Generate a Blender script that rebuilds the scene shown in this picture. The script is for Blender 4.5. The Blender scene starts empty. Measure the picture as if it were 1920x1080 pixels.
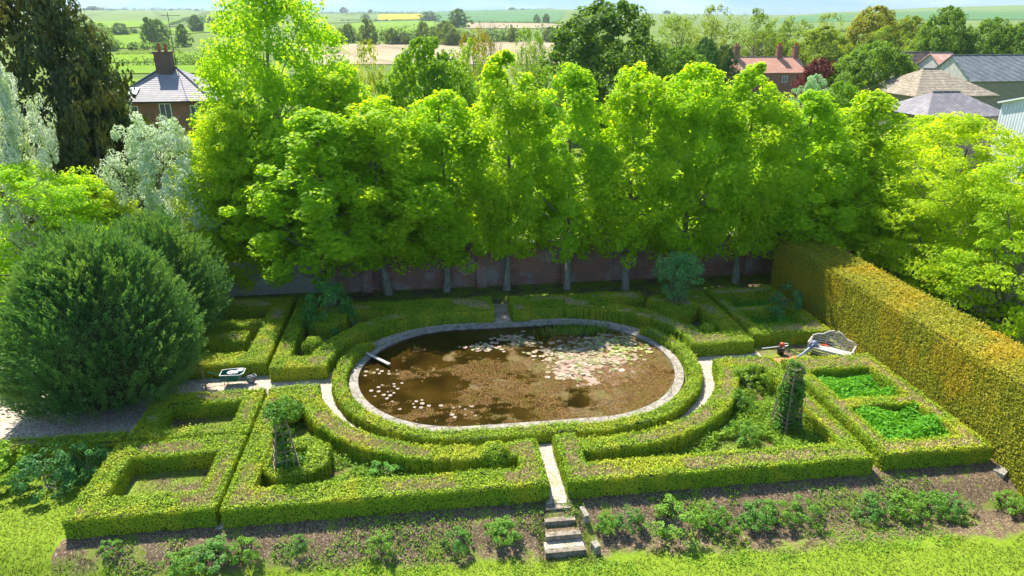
import bpy, math, random
import numpy as np
from math import radians as RD
sc = bpy.context.scene
COL = sc.collection
# ------------------------------------------------------------------ camera
CAMH = 15.0
PITCH = math.atan(495/1280.); YAW = math.atan(175/(1280/math.cos(PITCH)))
cam_d = bpy.data.cameras.new('camera'); cam = bpy.data.objects.new('camera', cam_d); COL.objects.link(cam)
cam.location = (0, 0, CAMH); cam.rotation_euler = (math.pi/2-PITCH, 0, -YAW)
cam_d.sensor_width = 36.0; cam_d.lens = 36.0*1280/1920; cam_d.clip_start = .3; cam_d.clip_end = 9000
sc.camera = cam
# ------------------------------------------------------------------ sky and sun
SUN_EL, SUN_AZ = 56.0, -23.0      # azimuth measured from +Y towards +X
w = bpy.data.worlds.new('World'); sc.world = w; w.use_nodes = True
wn = w.node_tree.nodes; wl = w.node_tree.links
bg = wn['Background']
sky = wn.new('ShaderNodeTexSky'); sky.sky_type = 'NISHITA'; sky.sun_disc = False
sky.sun_elevation = RD(SUN_EL); sky.sun_rotation = RD(SUN_AZ); sky.altitude = 100
sky.air_density = 1.0; sky.dust_density = .4; sky.ozone_density = 2.5
# thin wispy clouds mixed into the sky dome
wtc = wn.new('ShaderNodeTexCoord'); wmp = wn.new('ShaderNodeMapping'); wmp.inputs['Scale'].default_value = (2.0, 2.0, 14.0)
wnz = wn.new('ShaderNodeTexNoise'); wnz.inputs['Scale'].default_value = 2.2; wnz.inputs['Detail'].default_value = 7
wrp = wn.new('ShaderNodeValToRGB'); wrp.color_ramp.elements[0].position = .5; wrp.color_ramp.elements[1].position = .78
wmx = wn.new('ShaderNodeMix'); wmx.data_type = 'RGBA'; wmx.inputs['B'].default_value = (3.4, 4.0, 4.5, 1)
wl.new(wtc.outputs['Generated'], wmp.inputs['Vector']); wl.new(wmp.outputs[0], wnz.inputs['Vector'])
wl.new(wnz.outputs['Fac'], wrp.inputs[0]); wl.new(wrp.outputs['Color'], wmx.inputs['Factor'])
wtn = wn.new('ShaderNodeMix'); wtn.data_type = 'RGBA'; wtn.blend_type = 'MULTIPLY'; wtn.inputs['Factor'].default_value = 1; 
wsx = wn.new('ShaderNodeSeparateXYZ'); wl.new(wtc.outputs['Generated'], wsx.inputs[0])      # the low sky is a deeper, clearer blue than the model gives
wr2 = wn.new('ShaderNodeValToRGB'); wl.new(wsx.outputs['Z'], wr2.inputs[0]); e0, e1 = wr2.color_ramp.elements
e0.position = .0; e0.color = (.13, .27, .44, 1); e1.position = .35; e1.color = (.80, .95, 1.05, 1); wl.new(wr2.outputs['Color'], wtn.inputs['B'])
wl.new(sky.outputs[0], wtn.inputs['A']); wl.new(wtn.outputs['Result'], wmx.inputs['A']); wl.new(wmx.outputs['Result'], bg.inputs['Color'])
bg.inputs['Strength'].default_value = .125
sd = bpy.data.lights.new('sun', 'SUN'); sd.energy = 5.0; sd.angle = RD(.53); sd.color = (1, .95, .86)
so = bpy.data.objects.new('sun', sd); COL.objects.link(so)
so.rotation_euler = (RD(90-SUN_EL), 0, RD(-SUN_AZ)+math.pi)
sc.view_settings.view_transform = 'Standard'; sc.view_settings.look = 'None'
sc.view_settings.exposure = 1.25; sc.view_settings.gamma = 1
sc.cycles.max_bounces = 8; sc.cycles.diffuse_bounces = 6; sc.cycles.transmission_bounces = 6; sc.cycles.glossy_bounces = 2
sc.cycles.use_denoising = True

rng = np.random.default_rng(7); random.seed(7)
# ------------------------------------------------------------------ survey helpers (photo pixel -> point of the place)
_cp, _sp = math.cos(PITCH), math.sin(PITCH)
VF = np.array([math.sin(YAW)*_cp, math.cos(YAW)*_cp, -_sp]); VR = np.array([math.cos(YAW), -math.sin(YAW), 0.]); VU = np.cross(VR, VF)
def ray(px, py): return VF*1280+VR*(px-960)+VU*(540-py)
def at(px, py, z=0.):
    d = ray(px, py); t = (z-CAMH)/d[2]; return np.array([0, 0, CAMH])+t*d
def at_y(px, py, y):
    d = ray(px, py); return np.array([0, 0, CAMH])+d*(y/d[1])
def depth(p): return float((np.array(p)-[0, 0, CAMH])@VF)
# skyline (pixel column, pixel row) of the downs
_SK = [(-900, 22), (0, 20), (150, 19), (380, 19), (640, 24), (800, 23), (1030, 16), (1270, 26), (1490, 28), (1560, 23), (1700, 16), (1900, 9), (2700, 9)]
_az, _el = [], []
for a, b in _SK:
    d = ray(a, b); _az.append(math.atan2(d[0], d[1])); _el.append(d[2]/math.hypot(d[0], d[1]))
RIM = 2700.
def sstep(t): t = np.clip(t, 0, 1); return t*t*(3-2*t)
def terr(x, y):
    x = np.asarray(x, float); y = np.asarray(y, float)
    z = -.75*sstep((18.45-y)/1.65)
    r = np.hypot(x, y); az = np.arctan2(x, np.maximum(y, 1e-3))
    rim = CAMH+RIM*np.interp(az, _az, _el)
    t = np.clip((r-330)/(RIM-330), 0, 1)
    und = np.sin(x*.004+1)*np.sin(y*.0031)*4*np.clip((r-500)/600, 0, 1)*np.clip((RIM-r)/800, 0, 1)
    return z+rim*(t*.75+.25*t*t)*np.where(y > 100, 1, 0)+und-np.minimum(np.clip(r-RIM, 0, 1e5)*.02, 8)
def hit(px, py):
    d = ray(px, py); d = d/d[1]; ys = np.geomspace(14, 5000, 4000)
    P = np.array([0, 0, CAMH])[None]+d[None]*ys[:, None]
    below = P[:, 2] < terr(P[:, 0], P[:, 1])
    return P[int(np.argmax(below))] if below.any() else P[-1]
# ------------------------------------------------------------------ object helpers
def tag(o, label=None, cat=None, group=None, kind=None):
    if label: o['label'] = label
    if cat: o['category'] = cat
    if group: o['group'] = group
    if kind: o['kind'] = kind
    return o
def link(name, me, parent=None, loc=None):
    o = bpy.data.objects.new(name, me); COL.objects.link(o)
    if parent is not None: o.parent = parent
    if loc is not None: o.location = loc
    return o
def empty(name, loc, label, cat, group=None, rz=0, sc_=None):
    o = bpy.data.objects.new(name, None); COL.objects.link(o); o.location = loc; o.rotation_euler = (0, 0, rz)
    if sc_ is not None: o.scale = sc_
    o.empty_display_size = .3
    return tag(o, label, cat, group)
def fmesh(name, V, Fq, mats, mi=None, smooth=False):
    """quads from arrays"""
    me = bpy.data.meshes.new(name); V = np.asarray(V, np.float32).reshape(-1, 3); Fq = np.asarray(Fq, np.int32).reshape(-1, 4)
    me.vertices.add(len(V)); me.vertices.foreach_set('co', V.ravel())
    me.loops.add(Fq.size); me.loops.foreach_set('vertex_index', Fq.ravel())
    me.polygons.add(len(Fq)); me.polygons.foreach_set('loop_start', np.arange(0, Fq.size, 4, dtype=np.int32))
    if mi is not None: me.polygons.foreach_set('material_index', np.asarray(mi, np.int32))
    for m in (mats if isinstance(mats, (list, tuple)) else [mats]): me.materials.append(m)
    me.polygons.foreach_set('use_smooth', np.full(len(Fq), smooth))
    me.update(calc_edges=True); return me
class MB:
    def __init__(s): s.v = []; s.f = []; s.m = []
    def add(s, vs, fs, mi=0):
        b = len(s.v); s.v += [tuple(map(float, v)) for v in vs]; s.f += [tuple(b+i for i in f) for f in fs]; s.m += [mi]*len(fs); return s
    def box(s, x0, x1, y0, y1, z0, z1, mi=0, M=None):
        vs = [(x0, y0, z0), (x1, y0, z0), (x1, y1, z0), (x0, y1, z0), (x0, y0, z1), (x1, y0, z1), (x1, y1, z1), (x0, y1, z1)]
        if M: vs = [M(v) for v in vs]
        return s.add(vs, [(0, 3, 2, 1), (4, 5, 6, 7), (0, 1, 5, 4), (1, 2, 6, 5), (2, 3, 7, 6), (3, 0, 4, 7)], mi)
    def bar(s, a, b, w, h=None, mi=0, up=(0, 0, 1)):
        a = np.array(a, float); b = np.array(b, float); h = h or w; d = b-a; d /= np.linalg.norm(d)
        u = np.array(up, float)
        if abs(d@u) > .95: u = np.array([1., 0, 0])
        sx = np.cross(d, u); sx /= np.linalg.norm(sx); sy = np.cross(sx, d)
        vs = [p+sx*i*w/2+sy*j*h/2 for p in (a, b) for i, j in ((-1, -1), (1, -1), (1, 1), (-1, 1))]
        return s.add(vs, [(0, 1, 2, 3), (7, 6, 5, 4), (0, 4, 5, 1), (1, 5, 6, 2), (2, 6, 7, 3), (3, 7, 4, 0)], mi)
    def tube(s, pts, rad, n=6, mi=0, cap=True):
        pts = [np.array(p, float) for p in pts]; base = len(s.v)
        rad = rad if hasattr(rad, '__len__') else [rad]*len(pts)
        for i, p in enumerate(pts):
            d = pts[min(i+1, len(pts)-1)]-pts[max(i-1, 0)]; d /= (np.linalg.norm(d)+1e-9)
            u = np.array([0, 0, 1.]) if abs(d[2]) < .9 else np.array([1., 0, 0])
            a = np.cross(d, u); a /= np.linalg.norm(a); b = np.cross(d, a)
            for k in range(n):
                t = 2*math.pi*k/n; s.v.append(tuple(p+(a*math.cos(t)+b*math.sin(t))*rad[i]))
        for i in range(len(pts)-1):
            for k in range(n):
                q = base+i*n; s.f.append((q+k, q+(k+1) % n, q+n+(k+1) % n, q+n+k)); s.m.append(mi)
        if cap:
            s.f.append(tuple(base+k for k in range(n))); s.f.append(tuple(base+(len(pts)-1)*n+n-1-k for k in range(n))); s.m += [mi, mi]
        return s
    def lathe(s, prof, n=16, c=(0, 0, 0), mi=0):
        base = len(s.v)
        for r, z in prof:
            for k in range(n): s.v.append((c[0]+r*math.cos(2*math.pi*k/n), c[1]+r*math.sin(2*math.pi*k/n), c[2]+z))
        for i in range(len(prof)-1):
            for k in range(n):
                q = base+i*n; s.f.append((q+k, q+(k+1) % n, q+n+(k+1) % n, q+n+k)); s.m.append(mi)
        return s
    def mesh(s, name, mats, smooth=False):
        me = bpy.data.meshes.new(name); me.from_pydata(s.v, [], s.f)
        for m in (mats if isinstance(mats, (list, tuple)) else [mats]): me.materials.append(m)
        me.polygons.foreach_set('material_index', s.m)
        if smooth: me.polygons.foreach_set('use_smooth', [True]*len(s.f))
        me.update(); return me
    def build(s, name, mats, parent=None, loc=None, smooth=False): return link(name, s.mesh(name, mats, smooth), parent, loc)
# ------------------------------------------------------------------ materials
class NT:
    def __init__(s, name):
        s.m = bpy.data.materials.new(name); s.m.use_nodes = True; s.n = s.m.node_tree.nodes; s.l = s.m.node_tree.links
        for x in list(s.n): s.n.remove(x)
        s.out = s.n.new('ShaderNodeOutputMaterial')
    def new(s, t, **kw):
        n = s.n.new(t)
        for k, v in kw.items():
            if hasattr(n, k): setattr(n, k, v)
        return n
    def set(s, sock, v):
        if isinstance(v, bpy.types.NodeSocket): s.l.new(v, sock)
        elif isinstance(v, (tuple, list)): sock.default_value = tuple(v)+((1,) if len(v) == 3 and len(sock.default_value) == 4 else ())
        else: sock.default_value = v
    def pos(s): return s.n.new('ShaderNodeNewGeometry').outputs['Position']
    def obj(s): return s.n.new('ShaderNodeTexCoord').outputs['Object']
    def noise(s, vec, scale, detail=4, rough=.55):
        n = s.n.new('ShaderNodeTexNoise'); s.l.new(vec, n.inputs['Vector']); n.inputs['Scale'].default_value = scale
        n.inputs['Detail'].default_value = detail; n.inputs['Roughness'].default_value = rough; return n.outputs['Fac']
    def voro(s, vec, scale, feat='F1', out='Distance', rand=1):
        n = s.n.new('ShaderNodeTexVoronoi'); n.feature = feat; s.l.new(vec, n.inputs['Vector']); n.inputs['Scale'].default_value = scale
        n.inputs['Randomness'].default_value = rand; return n.outputs[out]
    def ramp(s, fac, stops, interp='LINEAR'):
        r = s.n.new('ShaderNodeValToRGB'); s.l.new(fac, r.inputs[0]); cr = r.color_ramp; cr.interpolation = interp
        while len(cr.elements) < len(stops): cr.elements.new(.5)
        for e, (p, c) in zip(cr.elements, stops):
            e.position = p; e.color = (c, c, c, 1) if not hasattr(c, '__len__') else tuple(c)+(1,)
        return r.outputs['Color']
    def mix(s, f, a, b, mode='MIX'):
        n = s.n.new('ShaderNodeMix'); n.data_type = 'RGBA'; n.blend_type = mode
        s.set(n.inputs['Factor'], f); s.set(n.inputs[6], a); s.set(n.inputs[7], b); return n.outputs[2]
    def math(s, op, a, b=0.):
        n = s.n.new('ShaderNodeMath'); n.operation = op; s.set(n.inputs[0], a); s.set(n.inputs[1], b); return n.outputs[0]
    def sep(s, v): n = s.n.new('ShaderNodeSeparateXYZ'); s.l.new(v, n.inputs[0]); return n.outputs
    def comb(s, x, y, z):
        n = s.n.new('ShaderNodeCombineXYZ'); s.set(n.inputs[0], x); s.set(n.inputs[1], y); s.set(n.inputs[2], z); return n.outputs[0]
    def bump(s, h, strength=.4, dist=.02):
        n = s.n.new('ShaderNodeBump'); s.l.new(h, n.inputs['Height']); n.inputs['Strength'].default_value = strength; n.inputs['Distance'].default_value = dist; return n.outputs[0]
    def bsdf(s, col, rough=.8, metal=0., spec=.3, normal=None):
        b = s.n.new('ShaderNodeBsdfPrincipled'); s.set(b.inputs['Base Color'], col); s.set(b.inputs['Roughness'], rough)
        b.inputs['Metallic'].default_value = metal; b.inputs['Specular IOR Level'].default_value = spec
        if normal is not None: s.l.new(normal, b.inputs['Normal'])
        s.l.new(b.outputs[0], s.out.inputs['Surface']); return b
def plain(name, col, rough=.7, metal=0., spec=.3, var=.18, scale=6., bump=.2):
    t = NT(name); p = t.obj(); n = t.noise(p, scale, 6, .65); c2 = tuple(c*(1-var*2) for c in col); c1 = tuple(min(1, c*(1+var)) for c in col)
    t.bsdf(t.ramp(n, [(.3, c2), (.7, c1)]), rough, metal, spec, t.bump(n, bump, .01)); return t.m
def leafmat(name, ca, cb, cc=None, trans=.45, tcol=None, patch=.6, spec=.25, rough=.55, tip=None):
    """two leaf tints picked leaf by leaf, a third in drifting patches, multiplied by the object's own colour"""
    t = NT(name); geo = t.n.new('ShaderNodeNewGeometry'); oi = t.n.new('ShaderNodeObjectInfo')
    col = t.ramp(geo.outputs['Random Per Island'], [(0, ca), (1, cb)])
    if cc is not None:
        f = t.ramp(t.noise(t.obj(), patch, 3), [(.48, 0.), (.62, 1.)]); g = t.math('MULTIPLY', f, .75); col = t.mix(g, col, cc)
    col = t.mix(1., col, oi.outputs['Color'], 'MULTIPLY')
    b = t.n.new('ShaderNodeBsdfPrincipled'); t.set(b.inputs['Base Color'], col); b.inputs['Roughness'].default_value = rough; b.inputs['Specular IOR Level'].default_value = spec
    tr = t.n.new('ShaderNodeBsdfTranslucent'); t.set(tr.inputs['Color'], t.mix(1., col, tcol or (1.5, 1.35, .5), 'MULTIPLY'))
    mx = t.n.new('ShaderNodeMixShader'); mx.inputs[0].default_value = trans
    t.l.new(b.outputs[0], mx.inputs[1]); t.l.new(tr.outputs[0], mx.inputs[2]); t.l.new(mx.outputs[0], t.out.inputs['Surface']); return t.m
M = {}
M['lime'] = leafmat('lime_leaf', (.20, .38, .012), (.43, .60, .022), (.36, .53, .016), .66, (1.8, 1.55, .4))
M['broad'] = leafmat('broad_leaf', (.14, .28, .015), (.24, .40, .02), None, .45)
M['box'] = leafmat('box_leaf', (.12, .25, .008), (.38, .49, .014), (.46, .47, .02), .15, patch=.8)
M['yewgold'] = leafmat('golden_yew_leaf', (.19, .21, .012), (.47, .45, .03), (.52, .38, .02), .3, patch=.3)
M['yew'] = leafmat('dark_yew_leaf', (.025, .055, .012), (.10, .14, .025), (.30, .25, .03), .2, patch=.22)
M['conifer'] = leafmat('juniper_leaf', (.045, .15, .04), (.17, .34, .08), (.22, .37, .08), .3, patch=.5)
M['white'] = leafmat('hawthorn_blossom', (.42, .52, .24), (.88, .90, .78), (.38, .52, .15), .45, (1, 1, .9), patch=.9)
M['lilac'] = leafmat('lilac_blossom', (.35, .30, .40), (.72, .62, .68), None, .3, (1, 1, 1))
M['purple'] = leafmat('copper_beech_leaf', (.10, .02, .018), (.22, .05, .03), None, .3, (1.3, .9, .8))
M['rose'] = leafmat('climber_leaf', (.06, .17, .02), (.14, .30, .03), None, .35)
M['bluerose'] = leafmat('blue_green_leaf', (.09, .28, .08), (.22, .44, .14), None, .4)
M['silver'] = leafmat('silver_leaf', (.13, .22, .12), (.24, .33, .20), None, .3, (1, 1, .9))
M['lush'] = leafmat('lush_bed_leaf', (.08, .30, .012), (.20, .46, .03), None, .4)
M['grass'] = leafmat('grass_blade', (.09, .16, .008), (.24, .28, .02), (.07, .13, .008), .3, patch=.3)
M['twig'] = leafmat('clipped_twig', (.42, .28, .14), (.85, .66, .40), None, .1, (1, 1, 1))
M['pad'] = leafmat('lily_pad_leaf', (.17, .19, .05), (.46, .34, .26), (.34, .20, .16), .1, (1, 1, 1), patch=1.4, spec=.3, rough=.5)
M['reed'] = leafmat('reed_blade', (.10, .22, .02), (.22, .36, .04), None, .3)
t = NT('hedge_core'); p = t.pos()
t.bsdf(t.ramp(t.noise(p, 9, 5, .7), [(.35, (.02, .04, .005)), (.55, (.06, .085, .015)), (.72, (.20, .16, .08))]), .9, normal=t.bump(t.noise(p, 25, 4), .8, .05)); M['core'] = t.m
t = NT('bark'); p = t.obj(); x, y, z = t.sep(p); v = t.comb(t.math('MULTIPLY', x, 6.), t.math('MULTIPLY', y, 6.), z)
n = t.noise(v, 3, 6, .7); t.bsdf(t.ramp(n, [(.3, (.07, .06, .04)), (.5, (.24, .21, .15)), (.72, (.48, .46, .36))]), .9, normal=t.bump(n, .8, .03)); M['bark'] = t.m
# ground: lawn, mulch bank, mossy soil; the border between them is ragged
t = NT('ground'); p = t.pos(); x, y, z = t.sep(p)
nb = t.noise(p, .9, 5, .6); nf = t.noise(p, 14, 5, .7); nn = t.noise(p, .25, 3)
grass = t.ramp(t.noise(p, 3.2, 6, .75), [(.25, (.07, .14, .008)), (.5, (.15, .24, .012)), (.75, (.28, .32, .04))])
grass = t.mix(.5, grass, t.ramp(nf, [(.3, (.06, .13, .008)), (.7, (.27, .33, .03))]))
v = t.voro(p, 26, out='Color'); vv = t.sep(v)[0]
soil = t.ramp(vv, [(0, (.035, .024, .014)), (.45, (.10, .068, .04)), (.8, (.20, .135, .08)), (1, (.40, .30, .19))])
soil = t.mix(.35, soil, t.ramp(nf, [(.3, (.06, .05, .02)), (.7, (.26, .19, .12))]))
moss = t.ramp(nf, [(.3, (.07, .12, .015)), (.5, (.17, .24, .025)), (.75, (.34, .31, .11))])
moss = t.mix(t.ramp(nb, [(.45, 0.), (.6, 1.)]), moss, soil)
yy = t.math('ADD', y, t.math('MULTIPLY', t.math('SUBTRACT', nb, .5), 1.5))
s1 = t.ramp(t.math('MULTIPLY', t.math('SUBTRACT', t.math('ADD', yy, t.math('MULTIPLY', x, .065)), 16.8), 1.), [(0., 0.), (.35, 1.)])       # soil starts
left = t.ramp(t.math('ADD', t.math('MULTIPLY', x, -1.), t.math('MULTIPLY', nb, .5)), [(0, 0.), (1, 1.)])
lf = t.math('GREATER_THAN', t.math('ADD', t.math('MULTIPLY', x, -1.), t.math('MULTIPLY', t.math('SUBTRACT', nb, .5), .6)), 11.75)
s1 = t.math('MULTIPLY', s1, t.math('SUBTRACT', 1., lf))
weeds = t.ramp(t.noise(p, 1.3, 5, .7), [(.52, 0.), (.6, 1.)])
c = t.mix(s1, grass, t.mix(t.math('MULTIPLY', weeds, .6), soil, grass))
far = t.math('GREATER_THAN', y, 18.9)
inside = t.math('MULTIPLY', far, t.math('LESS_THAN', y, 39.3))
c = t.mix(t.math('MULTIPLY', inside, t.math('SUBTRACT', 1., t.math('MULTIPLY', lf, t.math('LESS_THAN', y, 23.)))), c, moss)
c = t.mix(t.math('GREATER_THAN', y, 39.3), c, grass)
t.bsdf(c, .95, spec=.1, normal=t.bump(t.mix(.5, vv, nf), .9, .04)); M['ground'] = t.m
def fieldmat(name, c1, c2, stripe=0.):
    t = NT(name); p = t.pos(); n = t.noise(p, .02, 6, .6); c = t.ramp(n, [(.35, c1), (.65, c2)])
    c = t.mix(.25, c, t.ramp(t.noise(p, .3, 5, .7), [(.3, tuple(a*.6 for a in c1)), (.7, tuple(min(1, a*1.3) for a in c2))]))
    if stripe:
        x, y, z = t.sep(p); s = t.math('SINE', t.math('MULTIPLY', t.math('ADD', x, t.math('MULTIPLY', y, .35)), stripe))
        c = t.mix(t.math('MULTIPLY', t.math('GREATER_THAN', s, .85), .35), c, tuple(a*.6 for a in c1))
    t.bsdf(c, .95, spec=.05); return t.m
M['terr'] = fieldmat('far_pasture', (.08, .13, .02), (.14, .19, .03))
M['f_bright'] = fieldmat('bright_pasture', (.10, .19, .008), (.16, .25, .010))
M['f_pale'] = fieldmat('hill_pasture', (.10, .16, .035), (.15, .20, .05), .05)
M['f_rape'] = fieldmat('rape_crop', (.62, .48, .005), (.72, .56, .01))
M['f_tan'] = fieldmat('ploughed_soil', (.25, .20, .12), (.34, .28, .17), .15)
M['f_blue'] = fieldmat('cereal_crop', (.06, .14, .04), (.09, .18, .055), .06)
M['f_dark'] = fieldmat('scrub_ground', (.10, .14, .06), (.15, .19, .07))
# gravel
t = NT('gravel'); p = t.pos(); v = t.sep(t.voro(p, 30, out='Color'))[0]; n = t.noise(p, 1.2, 4)
c = t.ramp(v, [(0, (.18, .14, .10)), (.4, (.42, .34, .26)), (1, (.70, .60, .48))]); c = t.mix(t.ramp(n, [(.5, 0.), (.75, .6)]), c, (.16, .20, .05))
t.bsdf(c, .95, spec=.1, normal=t.bump(v, .8, .03)); M['gravel'] = t.m
# stone coping with joints
t = NT('coping_stone'); p = t.pos(); n = t.noise(p, 5, 7, .7); j = t.voro(p, 1.1, 'DISTANCE_TO_EDGE')
c = t.ramp(n, [(.3, (.10, .085, .07)), (.5, (.25, .22, .18)), (.72, (.42, .37, .32))]); c = t.mix(t.ramp(t.noise(p, 1.5, 4), [(.55, 0.), (.68, .7)]), c, (.16, .18, .05))
c = t.mix(t.ramp(j, [(0, .75), (.03, 0.)]), c, (.06, .05, .03))
t.bsdf(c, .9, normal=t.bump(n, .5, .03)); M['stone'] = t.m
M['paving'] = plain('step_stone', (.25, .21, .15), .95, scale=5, var=.4)
M['pale_stone'] = plain('pale_stone', (.30, .27, .21), .95, scale=7, var=.35)
# pond bed and water
t = NT('pond_water'); p = t.pos(); x, y, z = t.sep(p)
wv = t.n.new('ShaderNodeTexNoise'); t.l.new(p, wv.inputs['Vector']); wv.inputs['Scale'].default_value = 1.6; wv.inputs['Detail'].default_value = 3
q = t.mix(.22, p, wv.outputs['Color'])
big = t.noise(q, .55, 5, .6); det = t.noise(q, 12, 8, .85)
# open brown water lies front left and along the shaded rear edge, weed fills the rest
bias = t.math('MULTIPLY', t.math('SUBTRACT', x, 3.2), .022)
bias = t.math('SUBTRACT', bias, t.math('MULTIPLY', t.math('MAXIMUM', t.math('SUBTRACT', y, 30.2), 0.), .10))
mask = t.ramp(t.math('ADD', big, bias), [(.50, 0.), (.56, 1.)])
weed = t.ramp(det, [(.32, (.010, .006, .002)), (.47, (.055, .03, .005)), (.58, (.16, .095, .018)), (.72, (.38, .26, .09))])
weed = t.mix(t.ramp(t.noise(p, .8, 3), [(.45, 0.), (.65, .7)]), weed, t.ramp(det, [(.3, (.05, .04, .006)), (.7, (.16, .14, .025))]))
dx = t.math('SUBTRACT', x, 7.6); dy = t.math('MULTIPLY', t.math('SUBTRACT', y, 27.6), 1.5)
rr = t.math('SQRT', t.math('ADD', t.math('MULTIPLY', dx, dx), t.math('MULTIPLY', dy, dy)))
scum = t.math('LESS_THAN', t.math('ADD', rr, t.math('MULTIPLY', t.math('SUBTRACT', t.noise(p, 2.2, 6, .7), .5), 4.6)), 2.1)
water = t.ramp(t.noise(p, .6, 3), [(.3, (.010, .006, .001)), (.7, (.045, .026, .004))])
c = t.mix(mask, water, weed); c = t.mix(t.math('MULTIPLY', scum, .8), c, t.ramp(det, [(.3, (.22, .13, .09)), (.7, (.50, .36, .27))]))
b = t.bsdf(c, t.ramp(t.math('MAXIMUM', mask, scum), [(0, .05), (1, .5)]), 0., .25, t.bump(det, .25, .02)); M['water'] = t.m
# brick with mortar on x/z walls
def brick(name, c1, c2, mort, scale=1., moss=None, ax='x'):
    t = NT(name); p = t.pos(); x, y, z = t.sep(p); v = t.comb(x if ax == 'x' else y, z, 0.)
    b = t.n.new('ShaderNodeTexBrick'); t.l.new(v, b.inputs['Vector']); b.inputs['Color1'].default_value = c1+(1,); b.inputs['Color2'].default_value = c2+(1,)
    b.inputs['Mortar'].default_value = mort+(1,); b.inputs['Scale'].default_value = scale; b.inputs['Mortar Size'].default_value = .012
    b.inputs['Brick Width'].default_value = .26; b.inputs['Row Height'].default_value = .09
    c = t.mix(.5, b.outputs['Color'], t.ramp(t.noise(p, 1.2, 7, .75), [(.3, (.10, .07, .05)), (.55, (.36, .22, .16)), (.75, (.60, .52, .44))]), 'OVERLAY')
    if moss: c = t.mix(t.ramp(t.noise(p, .7, 5, .7), [(.5, 0.), (.65, .75)]), c, moss)
    t.bsdf(c, .9, normal=t.bump(b.outputs['Fac'], -.5, .02)); return t.m
M['brick'] = brick('garden_brick', (.46, .20, .12), (.34, .15, .10), (.40, .35, .29), moss=(.38, .34, .29))
M['housebrick'] = brick('house_brick', (.34, .14, .08), (.24, .10, .07), (.35, .30, .25))
M['chimbrick'] = brick('chimney_brick', (.20, .11, .08), (.13, .08, .06), (.25, .22, .18), moss=(.10, .09, .08))
def rows(name, c1, c2, ax, period, depth_=.4, rough=.8, metal=0., stain=None, sc2=.5):
    """ribs or courses across a roof or wall, following object axes"""
    t = NT(name); p = t.pos(); x, y, z = t.sep(p); a = {'x': t.math('ADD', x, y), 'y': y, 'z': z}[ax]
    w_ = t.math('SINE', t.math('MULTIPLY', a, 2*math.pi/period)); h = t.math('ADD', t.math('MULTIPLY', w_, .5), .5)
    n = t.noise(p, sc2, 7, .7); c = t.ramp(n, [(.3, c1), (.7, c2)]); c = t.mix(t.math('MULTIPLY', h, depth_), c, tuple(k*.45 for k in c1))
    if stain: c = t.mix(t.ramp(t.noise(p, sc2*2.5, 5, .7), [(.5, 0.), (.7, .8)]), c, stain)
    t.bsdf(c, rough, metal, .3, t.bump(h, .5, .05)); return t.m
M['slate'] = rows('slate_courses', (.22, .20, .20), (.34, .31, .29), 'z', .16, .35, .7, stain=(.38, .34, .28))
M['tile'] = rows('clay_tile_courses', (.42, .19, .12), (.55, .28, .18), 'z', .2, .3, .8, stain=(.45, .34, .25))
M['cob'] = rows('old_stone_tile', (.17, .14, .10), (.30, .25, .17), 'z', .28, .3, .95, stain=(.46, .38, .28), sc2=.9)
M['corr'] = rows('grey_corrugated_sheet', (.16, .145, .15), (.25, .23, .23), 'x', .55, .75, .7, stain=(.32, .29, .27))
M['rust'] = rows('rusty_corrugated_sheet', (.42, .18, .12), (.60, .42, .34), 'x', .6, .25, .8, stain=(.36, .12, .08))
M['blackroof'] = rows('dark_sheet_roof', (.025, .022, .024), (.06, .05, .05), 'z', .7, .4, .9, stain=(.13, .08, .04))
M['greysheet'] = rows('slate_grey_sheet', (.10, .12, .12), (.18, .20, .20), 'x', 1.4, .5, .6, stain=(.24, .25, .23))
M['whitecorr'] = rows('white_corrugated_cladding', (.62, .64, .66), (.78, .80, .82), 'x', .35, .5, .5)
M['whitepaint'] = plain('white_paint', (.78, .78, .75), .5)
M['plaster'] = plain('weathered_board', (.50, .47, .42), .9, scale=2)
M['board'] = rows('grey_fence_board', (.17, .15, .12), (.28, .25, .20), 'z', .16, .75, .9)
M['wood'] = plain('weathered_teak', (.46, .42, .36), .85, scale=12, var=.2)
M['lattice'] = plain('trellis_wood', (.24, .18, .10), .85, scale=9)
M['green_metal'] = plain('green_enamel', (.01, .14, .09), .4, .1)
M['steel'] = plain('worn_steel', (.45, .45, .44), .45, .6)
M['rubber'] = plain('grey_rubber', (.10, .11, .12), .8)
M['black'] = plain('black_plastic', (.03, .032, .035), .5)
M['orange'] = plain('orange_plastic', (.65, .10, .03), .4)
M['bluegrey'] = plain('blue_grey_plastic', (.25, .29, .42), .45)
M['terracotta'] = plain('terracotta', (.45, .12, .06), .8)
M['glass'] = plain('dark_glass', (.05, .07, .08), .1, spec=.8)
M['sacking'] = plain('white_sacking', (.72, .70, .68), .9)
M['sawdust'] = plain('orange_sawdust', (.55, .20, .08), .95, scale=8)
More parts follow.
